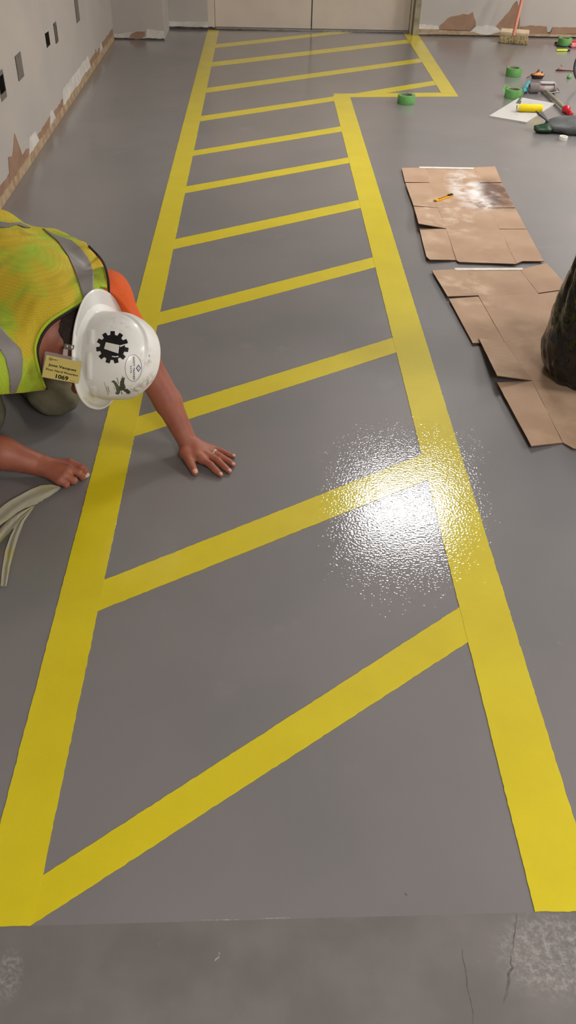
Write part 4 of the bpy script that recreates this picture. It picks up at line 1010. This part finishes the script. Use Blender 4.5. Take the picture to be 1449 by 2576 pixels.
# t shirt
sl_end = Ls+(Le-Ls)*.62; sax = nrm(Le-Ls); sr_end = Rs+(Re-Rs)*.62; sbx = nrm(Re-Rs)
def shirt_fn(P):
    q = trn(P, 0)
    d = field(torso, P)-.006; d = np.maximum(d, np.maximum(q[:, 0]-.62, -.02-q[:, 0]+0*q[:, 1]))
    cn = sd_cap(P, NB+tb*.01, HC-hc*.055, .090, .078); cax = nrm(HC-hc*.055-NB); d = smin(d, np.maximum(cn, (P-NB)@cax-.028), .015)
    for S, E, ax in ((Ls, sl_end, sax), (Rs, sr_end, sbx)):
        c = sd_cap(P, S-ax*.01, E+ax*.03, .058, .058)+.004*wavy(P*A_([1, 1, 1]), 46, 6); c = np.maximum(c, (P-E)@ax); d = smin(d, c, .03)
    d = np.maximum(d, -hatroom(P)-.003)
    d = np.maximum(d, -cone([(121, 985), (109, 940), (99, 897), (101, 872), (114, 845), (135, 820), (168, 797), (205, 776), (240, 768), (240, 1000)], P))
    hole_ = sd_cap(P, NB+tb*.02+cax*.0, HC-hc*.04, .072, .070); d = np.maximum(d, -hole_)
    return d
M_orange = mat('orange_shirt', (222, 94, 34), rough=.8, rgb2=(210, 84, 30), nscale=8, bump=.35, bscale=22, bdist=.006)
sh = wparent(link('orange_shirt', surface(shirt_fn, (-1.4, 1.8, .05), (-.15, 3.1, .72), .004, 'orange_shirt', 1), M_orange, smooth=True, recenter=True), root)
# trousers
def trou_fn(P):
    d = field([('e', Hc-tb*.02, (.19, .188, .145), TR, .05)]+[(p[0], p[1], p[2], p[3]+.014, p[4]+.016, p[5]) for p in legs], P)+.0045*wavy(P, 38, 14)+.002*wavy(P, 95, 15)
    d = np.maximum(d, .35-trn(P, 0)[:, 0]+10*(P[:, 2] < .26)*-1)
    return np.maximum(d, .0012-P[:, 2])
M_tr = mat('work_trousers', (138, 133, 108), rough=.9, rgb2=(98, 96, 76), nscale=9, ndetail=6, bump=.4, bscale=60, bdist=.004)
wparent(link('trousers', surface(trou_fn, (-1.6, 2.0, -.02), (-.4, 3.3, .7), .005, 'trousers', 1), M_tr, smooth=True, recenter=True), root)
M_boot = mat('work_boot', (72, 56, 42), rough=.7)
for a in (La, Ra):
    bm = None
    def boot_fn(P, a=a):
        up_ = A_([0, 0, 1.]); d = field([('c', a-sd*.03, a+sd*.03, .058, .056, .02), ('c', a+sd*.05+A_([0, 0, .02]), a+sd*.16+A_([0, 0, -.005]), .052, .046, .03), ('c', a+sd*.05+A_([0, 0, .0]), a+sd*.08+A_([0, 0, -.03]), .05, .03, .03)], P)
        return np.maximum(d, .0012-P[:, 2])
    wparent(link('boot', surface(boot_fn, a-A_([.3, .3, .1]), a+A_([.3, .35, .14]), .006, 'boot', 1), M_boot, smooth=True, recenter=True), root)

# hard hat ------------------------------------------------------------------
def hp(u, v, w): return RC+e1*u+e2*v+hc*w
NT, z0, HD = 288, .020, .162
def rim(t): c, s = math.cos(t), math.sin(t); return (abs(c/.170)**2.15+abs(s/.123)**2.15)**(-1/2.15)
def dome(t): c, s = math.cos(t), math.sin(t); return (abs(c/.124)**2.2+abs(s/.108)**2.2)**(-1/2.2)
prof = []
rows = []
for s in (0, .0, .25, .5, .75, .92): rows.append(('b', s))
for i in range(64): rows.append(('d', i/63*math.pi/2))
def sst(x, a, b_): t = min(max((x-a)/(b_-a), 0), 1); return t*t*(3-2*t)
def hatpt(kind, s, t, outer=True):
    R, Dm = rim(t), dome(t)
    if kind == 'b':
        r = R+(Dm-R)*s; z = .002+z0*(s**2.2)-(.006 if abs(math.cos(t)) > .6 else .0)*(1-s)*sst(abs(math.cos(t)), .6, 1)
        return r, z
    p = math.cos(s)**.86; q = math.sin(s)**.95
    return Dm*p, z0+HD*q
V = []; bmh = bmesh.new(); ringsH = []
def push(px, py, x0, y0, x1, y1, f=5):    # soft box mask
    return sst(px, x0, x0+f)*(1-sst(px, x1-f, x1))*sst(py, y0, y0+f)*(1-sst(py, y1-f, y1))
def proj(P):
    q = P-CAM; d = -(q@BK); return 724.5+FPX*(q@RT)/d, 1288-FPX*(q@UP)/d
for kind, s in rows[1:]:
    ring = []
    if kind == 'd' and s > math.pi/2-1e-6:
        apex = bmh.verts.new(hp(.018, 0, z0+HD+.006)); ringsH.append([apex]); continue
    for k in range(NT):
        t = 2*math.pi*k/NT; r, z = hatpt(kind, s, t); u, v = r*math.cos(t)+.018*(1 if kind == 'd' else s), r*math.sin(t); P = hp(u, v, z)
        if kind == 'd':
            n = nrm(e1*(u-.018)/.137**2+e2*v/.110**2+hc*(z-z0)/HD**2); lift = .006*(1-sst(abs(v), .026, .036))*sst(s, .12, .5)
            if n@vv > .15:
                x, y = proj(P)
                for bx_ in ((219, 828, 238, 868), (215, 884, 232, 958), (224, 970, 243, 1000)): lift += .0035*push(x, y, *bx_)
            P = P+n*lift
        ring.append(bmh.verts.new(P))
    ringsH.append(ring)
for i in range(len(ringsH)-1):
    A, B = ringsH[i], ringsH[i+1]
    for k in range(NT):
        if len(B) == 1: bmh.faces.new((A[k], A[(k+1) % NT], B[0]))
        else: bmh.faces.new((A[k], A[(k+1) % NT], B[(k+1) % NT], B[k]))
# rolled edge + inner shell
inner = []
for dz, dr, sc in ((-.004, .0, 1), (-.004, -.003, 1), (.0, -.003, 1)):
    ring = []
    for k in range(NT):
        t = 2*math.pi*k/NT; r, z = hatpt('b', 0, t); r += dr; ring.append(bmh.verts.new(hp(r*math.cos(t), r*math.sin(t), z+dz)))
    inner.append(ring)
for i in range(14):
    ring = []; s = i/14*math.pi/2
    for k in range(NT):
        t = 2*math.pi*k/NT; r, z = hatpt('d', s, t); r -= .003; z -= .003; ring.append(bmh.verts.new(hp(r*math.cos(t)*.985+.018, r*math.sin(t)*.985, z)))
    inner.append(ring)
prev = ringsH[0]
for ring in inner:
    for k in range(NT): bmh.faces.new((prev[k], ring[k], ring[(k+1) % NT], prev[(k+1) % NT]))
    prev = ring
ap = bmh.verts.new(hp(.018, 0, z0+HD-.004))
for k in range(NT): bmh.faces.new((prev[k], ap, prev[(k+1) % NT]))
bmesh.ops.recalc_face_normals(bmh, faces=bmh.faces[:])
bvh = BVHTree.FromBMesh(bmh)
M_hat = mat('scuffed_white_plastic', (240, 238, 230), rough=.38, rgb2=(228, 225, 214), nscale=9, ndetail=5, lo=.45, hi=.75, coat=.15, bump=.05, bscale=90)
def add_dirt(m, spots):
    nt = m.node_tree; N, L = nt.nodes, nt.links; b = N['Principled BSDF']; geo = N.new('ShaderNodeNewGeometry')
    for c, r, col, sc, lo_, hi_, amt in spots:
        cur = b.inputs['Base Color'].links[0].from_socket
        vd = N.new('ShaderNodeVectorMath'); vd.operation = 'DISTANCE'; L.new(geo.outputs['Position'], vd.inputs[0]); vd.inputs[1].default_value = tuple(float(x) for x in c)
        m1 = N.new('ShaderNodeMapRange'); m1.inputs['From Min'].default_value = r; m1.inputs['From Max'].default_value = r*.3; L.new(vd.outputs['Value'], m1.inputs['Value'])
        n = N.new('ShaderNodeTexNoise'); n.inputs['Scale'].default_value = sc; n.inputs['Detail'].default_value = 7; L.new(geo.outputs['Position'], n.inputs['Vector'])
        m2 = N.new('ShaderNodeMapRange'); m2.inputs['From Min'].default_value = lo_; m2.inputs['From Max'].default_value = hi_; m2.inputs['To Max'].default_value = amt; L.new(n.outputs['Fac'], m2.inputs['Value'])
        mu = N.new('ShaderNodeMath'); mu.operation = 'MULTIPLY'; L.new(m1.outputs[0], mu.inputs[0]); L.new(m2.outputs[0], mu.inputs[1])
        mx = N.new('ShaderNodeMix'); mx.data_type = 'RGBA'; L.new(mu.outputs[0], mx.inputs['Factor']); L.new(cur, mx.inputs['A']); mx.inputs['B'].default_value = (*lin(col), 1); L.new(mx.outputs['Result'], b.inputs['Base Color'])
def hh(px, py, off=.0005):
    d = ray(px, py); d = d/np.linalg.norm(d); h = bvh.ray_cast(Vector(CAM), Vector(d))
    if h[0] is None: return None
    return A_(h[0])+A_(h[1] if h[1].dot(Vector(d)) < 0 else -h[1])*off
def spotlist(L): return [(hh(x, y),)+tuple(r) for x, y, *r in L if hh(x, y) is not None]
add_dirt(M_hat, spotlist([(370, 900, .035, (166, 148, 112), 60, .46, .7, .6), (375, 960, .035, (150, 128, 92), 80, .45, .65, .7), (345, 980, .03, (140, 112, 70), 70, .45, .62, .7),
                 (235, 790, .04, (188, 182, 168), 50, .55, .75, .5), (240, 1000, .05, (196, 190, 110), 30, .42, .7, .45), (300, 810, .05, (188, 182, 166), 90, .5, .66, .5)]))
hat = wparent(from_bm('hard_hat', bmh, M_hat, smooth=True, recenter=True), root)
# stickers on the shell
def c5(x, y): return (230+x/8.524, 820+y/8.524)
def decal(name, polys, m, off=.0006, parent=hat, maxe=3.5, castfn=None, mats=None):
    """polys: list of (outline in image px, material index); laid on the shell"""
    castfn = castfn or hh; bm = bmesh.new()
    for pts, mi in polys:
        vs = [bm.verts.new((p[0], p[1], 0)) for p in pts]; f = bm.faces.new(vs); f.material_index = mi; f.normal_update()
    bmesh.ops.triangulate(bm, faces=bm.faces[:], ngon_method='EAR_CLIP')
    return finish_decal(name, bm, mats or [m], off, parent, maxe, castfn)
def finish_decal(name, bm, mats, off, parent, maxe, castfn):
    for _ in range(7):
        es = [e for e in bm.edges if e.calc_length() > maxe]
        if not es: break
        bmesh.ops.subdivide_edges(bm, edges=es, cuts=1); bmesh.ops.triangulate(bm, faces=[f for f in bm.faces if len(f.verts) > 3])
    bad = []
    for v in bm.verts:
        p = castfn(v.co.x, v.co.y, off)
        if p is None: bad.append(v)
        else: v.co = Vector(p)
    if bad: bmesh.ops.delete(bm, geom=bad, context='VERTS')
    me = bpy.data.meshes.new(name); bm.to_mesh(me); bm.free(); o = link(name, me, mats, smooth=True, recenter=True)
    # make faces look at the camera side
    if parent is None: return wparent(o, root)
    return childw(o, parent)
def text_bm(bm, s, org, xdir, ydir, size, mi=0, width=None, bold=0.0, align='LEFT'):
    cu = bpy.data.curves.new('t', 'FONT'); cu.body = s; cu.size = 1; cu.offset = bold; cu.resolution_u = 3; cu.fill_mode = 'FRONT'
    ob = bpy.data.objects.new('t', cu); COL.objects.link(ob); dg = bpy.context.evaluated_depsgraph_get(); me = ob.evaluated_get(dg).to_mesh()
    xs = [v.co.x for v in me.vertices]; x0, x1 = min(xs), max(xs); kx = (width/(x1-x0)) if width else size
    vs = [bm.verts.new((org[0]+(v.co.x-x0)*kx*xdir[0]+v.co.y*size*ydir[0], org[1]+(v.co.x-x0)*kx*xdir[1]+v.co.y*size*ydir[1], 0)) for v in me.vertices]
    for p in me.polygons:
        try: f = bm.faces.new([vs[i] for i in p.vertices]); f.material_index = mi
        except ValueError: pass
    ob.evaluated_get(dg).to_mesh_clear(); bpy.data.objects.remove(ob); bpy.data.curves.remove(cu)
M_inkb = mat('sticker_black', (26, 25, 25), rough=.25); M_stw = mat('sticker_white', (222, 220, 208), rough=.35); M_blue = mat('sticker_blue', (52, 66, 122), rough=.4); M_greyi = mat('faded_grey_ink', (150, 148, 142), rough=.5)
M_feather = mat('eagle_print', (52, 50, 44), rough=.5, rgb2=(84, 84, 66), nscale=160); M_flagp = mat('flag_print', (74, 78, 66), rough=.5, rgb2=(104, 106, 88), nscale=90)
gear = []
for k in range(11):
    a0 = -math.pi/2+.02+k*2*math.pi/11
    for da, r in ((-.19, 268), (-.13, 350), (.13, 350), (.19, 268), (.285, 272)): gear.append(c5(450+r*math.cos(a0+da), 460+r*math.sin(a0+da)))
decal('gear_sticker', [(gear, 0)], M_inkb, .0006)
decal('pitcher_print', [([c5(*p) for p in ((312, 350), (600, 412), (578, 592), (272, 490))], 0), ([c5(*p) for p in ((600, 420), (738, 384), (752, 396), (622, 456))], 0), ([c5(*p) for p in ((438, 640), (520, 650), (580, 640), (582, 668), (500, 672), (440, 660))], 0)], M_stw, .0010)
bm = bmesh.new()
for i in range(2): text_bm(bm, ('SAFETY FIRST', 'GEAR')[i] if False else '- - - - -', c5(515+i*38, 430+i*10), (-.12, 1), (1, .12), 3, width=14)
finish_decal('pitcher_lines', bm, [M_greyi], .0013, hat, 3.5, hh)
ov = []; n = 72
bm = bmesh.new(); r1 = [bm.verts.new((*c5(898+180*math.cos(2*math.pi*k/n), 902+288*math.sin(2*math.pi*k/n)), 0)) for k in range(n)]; r2 = [bm.verts.new((*c5(898+173*math.cos(2*math.pi*k/n), 902+281*math.sin(2*math.pi*k/n)), 0)) for k in range(n)]
for k in range(n): bm.faces.new((r1[k], r1[(k+1) % n], r2[(k+1) % n], r2[k]))
text_bm(bm, 'SAFETY TRAINED', c5(886, 660), (.015, 1), (1, 0), 6.6, width=58, bold=.012)
text_bm(bm, '3576', c5(826, 852), (.03, 1), (1, 0), 6.2, width=18.5)
finish_decal('safety_trained_sticker', bm, [M_inkb], .0007, hat, 3.5, hh)
dm = lambda k: [c5(1010-58*k, 905), c5(1010, 905-80*k), c5(1010+56*k, 905), c5(1010, 905+80*k)]
decal('diamond_print', [(dm(1), 0)], M_blue, .0007); decal('diamond_centre', [(dm(.72), 0)], mat('pale_blue', (196, 204, 216), rough=.4), .0011)
decal('eagle_sticker', [([c5(*p) for p in ((610, 1270), (620, 1180), (640, 1160), (628, 1108), (652, 1135), (672, 1060), (686, 1122), (722, 1092), (706, 1160), (700, 1220), (722, 1280), (738, 1330), (700, 1352), (650, 1322))], 0),
     ([c5(*p) for p in ((650, 1345), (720, 1345), (780, 1350), (830, 1400), (852, 1415), (815, 1422), (846, 1452), (800, 1440), (802, 1474), (776, 1440), (762, 1462), (740, 1420), (700, 1400), (670, 1372))], 0),
     ([c5(*p) for p in ((588, 1282), (660, 1290), (722, 1335), (690, 1360), (650, 1392), (600, 1372))], 0)], M_feather, .0008)
decal('flag_print', [([c5(*p) for p in ((425, 1190), (475, 1158), (530, 1200), (575, 1262), (602, 1340), (622, 1390), (612, 1440), (575, 1475), (508, 1452), (540, 1400), (526, 1330), (500, 1270), (470, 1215))], 0)], M_flagp, .0007)
decal('faded_writing', [([c5(*p) for p in q], 0) for q in (((268, 1205), (278, 1202), (372, 1480), (362, 1486)), ((318, 1300), (326, 1296), (350, 1420), (340, 1424)), ((345, 1290), (362, 1288), (388, 1418), (374, 1424)), ((535, 1105), (560, 1105), (592, 1240), (575, 1240)), ((478, 1300), (486, 1300), (505, 1360), (496, 1362)), ((630, 1410), (660, 1405), (680, 1450), (640, 1470)))], M_greyi, .0006)
decal('rivet', [([(375+1.2*math.cos(k), 895+1.8*math.sin(k)) for k in range(6)], 0)], M_inkb, .0008)
# name badge hanging from the left rim
dB = 2.268
def onbadge(px, py, off=0): return atd(px, py, dB-off)
def c4(x, y): return (90+x/9.66, 850+y/9.66)
M_card2 = mat('yellow_card', (206, 186, 104), rough=.4)
bm = bmesh.new(); cs = [c4(*p) for p in ((255, 410), (1120, 590), (1035, 1110), (150, 945))]
prism(bm, [Vector(onbadge(*p)) for p in cs], -BK*.0008)
badge = from_bm('name_badge', bm, M_card2, recenter=True); childw(badge, hat)
def on_b(x, y, off=0): return onbadge(x, y, .0006+off)
bm = bmesh.new(); sl = 150/680.; xd, yd = (1/math.hypot(1, sl), sl/math.hypot(1, sl)), (.20, -.98)
text_bm(bm, 'Jose Vazquez', c4(302, 668), xd, yd, 8.6, width=72.5, bold=.022)
text_bm(bm, 'Ston Hard Flooring', c4(236, 768), xd, yd, 7.0, width=83, bold=.018)
text_bm(bm, '1069', c4(478, 972), xd, yd, 14.4, width=32, bold=.028)
text_bm(bm, 'HUNT', c4(412, 535), xd, yd, 3.9, width=12, bold=.02)
text_bm(bm, '09/08/15', c4(822, 1040), xd, yd, 2.4, width=14.5)
text_bm(bm, 'H', c4(335, 532), xd, yd, 6.4, width=5.2, bold=.02)
r1 = [bm.verts.new((*c4(362+44*math.cos(2*math.pi*k/32), 512+44*math.sin(2*math.pi*k/32)), 0)) for k in range(32)]; r2 = [bm.verts.new((*c4(362+38*math.cos(2*math.pi*k/32), 512+38*math.sin(2*math.pi*k/32)), 0)) for k in range(32)]
for k in range(32): bm.faces.new((r1[k], r1[(k+1) % 32], r2[(k+1) % 32], r2[k]))
for v in bm.verts: v.co = Vector(on_b(v.co.x, v.co.y))
me = bpy.data.meshes.new('badge_print'); bm.to_mesh(me); bm.free(); childw(link('badge_print', me, M_inkb, recenter=True), hat)
M_clear = mat('clear_sleeve', (200, 200, 200), rough=.15, alpha=.22); 
def rr(pts, r, n=5):
    out = []; m = len(pts)
    for i in range(m):
        p, a, b_ = A_(pts[i]), A_(pts[i-1]), A_(pts[(i+1) % m]); u, v = nrm(a-p), nrm(b_-p)
        for j in range(n+1):
            t = j/n; out.append((1-t)**2*(p+u*r)+2*t*(1-t)*p+t*t*(p+v*r))
    return out
bm = bmesh.new(); cs = rr([c4(*p) for p in ((222, 322), (1010, 480), (1128, 590), (1040, 1122), (138, 955))], 5)
prism(bm, [Vector(onbadge(p[0], p[1], -.0016)) for p in cs], -BK*.0006); childw(from_bm('badge_sleeve', bm, M_clear, recenter=True), hat)
bm = bmesh.new()
for q, o_ in ((((700, 135), (850, 165), (862, 300), (690, 262)), .002), (((815, 180), (930, 175), (938, 200), (915, 285), (810, 262)), .004)):
    prism(bm, [Vector(onbadge(*c4(*p), off=o_)) for p in q], -BK*.0012)
childw(from_bm('badge_clip', bm, mat('clip_metal', (150, 146, 138), rough=.3, metal=.8), recenter=True), hat)
bm = bmesh.new(); prism(bm, [Vector(onbadge(*c4(*p), off=.0045)) for p in ((862, 190), (905, 196), (898, 262), (858, 250))], -BK*.0004); prism(bm, [Vector(onbadge(*c4(*p), off=.0025)) for p in ((752, 180), (785, 186), (780, 225), (748, 216))], -BK*.0004)
childw(from_bm('clip_hole', bm, M_stw, recenter=True), hat)
bm = bmesh.new(); prism(bm, [Vector(onbadge(*c4(*p), off=.001)) for p in ((675, 262), (785, 285), (770, 440), (655, 420))], -BK*.0006)
childw(from_bm('badge_strap', bm, mat('vinyl_strap', (206, 196, 186), rough=.2, alpha=.55), recenter=True), hat)

# peeled masking tape ---------------------------------------------------------
M_mt = mat('pale_masking_tape', (206, 200, 174), rough=.65, rgb2=(212, 204, 120), nscale=9, lo=.52, hi=.66, bump=.3, bscale=70, bdist=.002)
e = empty('masking_tape', tuple(float(v) for v in at(40, 1290))); tag(e, 'long crumpled strips of peeled pale masking tape lying below the gripping hand', 'masking tape')
def c6(x, y): return (x/2.337, 940+y/2.337)
def ribbon(name, left, right, zf, n=60, m=10, folds=.004, seed=0):
    def interp(P, t):
        P = [A_(p, float) for p in P]; x = t*(len(P)-1); i = min(int(x), len(P)-2); f = x-i; return P[i]*(1-f)+P[i+1]*f
    bm = bmesh.new(); G = []
    for i in range(n+1):
        t = i/n; a, b_ = interp(left, t), interp(right, t); row = []
        for j in range(m+1):
            s = j/m; q = a*(1-s)+b_*s; z = zf(t, s)+folds*(.5+.5*math.sin(s*9+2.5*t+seed))+folds*.6*(.5+.5*nz(t*12+s*3, 1, seed)); row.append(bm.verts.new(Vector(at(*c6(q[0], q[1]), max(z, .001)))))
        G.append(row)
    for i in range(n):
        for j in range(m): bm.faces.new((G[i][j], G[i+1][j], G[i+1][j+1], G[i][j+1]))
    r_ = bmesh.ops.solidify(bm, geom=bm.faces[:], thickness=.0004)
    o = from_bm(name, bm, M_mt, smooth=True); o.parent = e; o.location = Vector(o.location)-Vector(e.location); return o
ribbon('tape_strip', [(-60, 830), (0, 788), (60, 745), (125, 710), (180, 680), (240, 656), (300, 650), (350, 662)], [(-60, 935), (0, 892), (60, 850), (105, 815), (150, 790), (215, 770), (262, 742), (362, 672)], lambda t, s: .010+.014*t*(1-s), seed=1)
ribbon('tape_strip', [(-70, 1010), (-20, 930), (40, 862), (110, 815), (200, 772)], [(-60, 1075), (-10, 1010), (60, 935), (120, 860), (208, 776)], lambda t, s: .004+.01*t, seed=4)
ribbon('tape_strip', [(2, 1250), (12, 1150), (30, 1040), (62, 950), (105, 870), (185, 786)], [(38, 1250), (60, 1130), (84, 1040), (108, 960), (142, 870), (206, 776)], lambda t, s: .004+.006*t, seed=7)
bm = bmesh.new(); q = [hr(*p) for p in ((1040, 590, .016), (1145, 562, .020), (1178, 600, .012), (1150, 640, .006), (1060, 680, .003), (1010, 690, .003))]
prism(bm, [Vector(p) for p in q], (0, 0, .0012)); o = from_bm('tape_end', bm, M_mt); o.parent = e; o.location = Vector(o.location)-Vector(e.location)
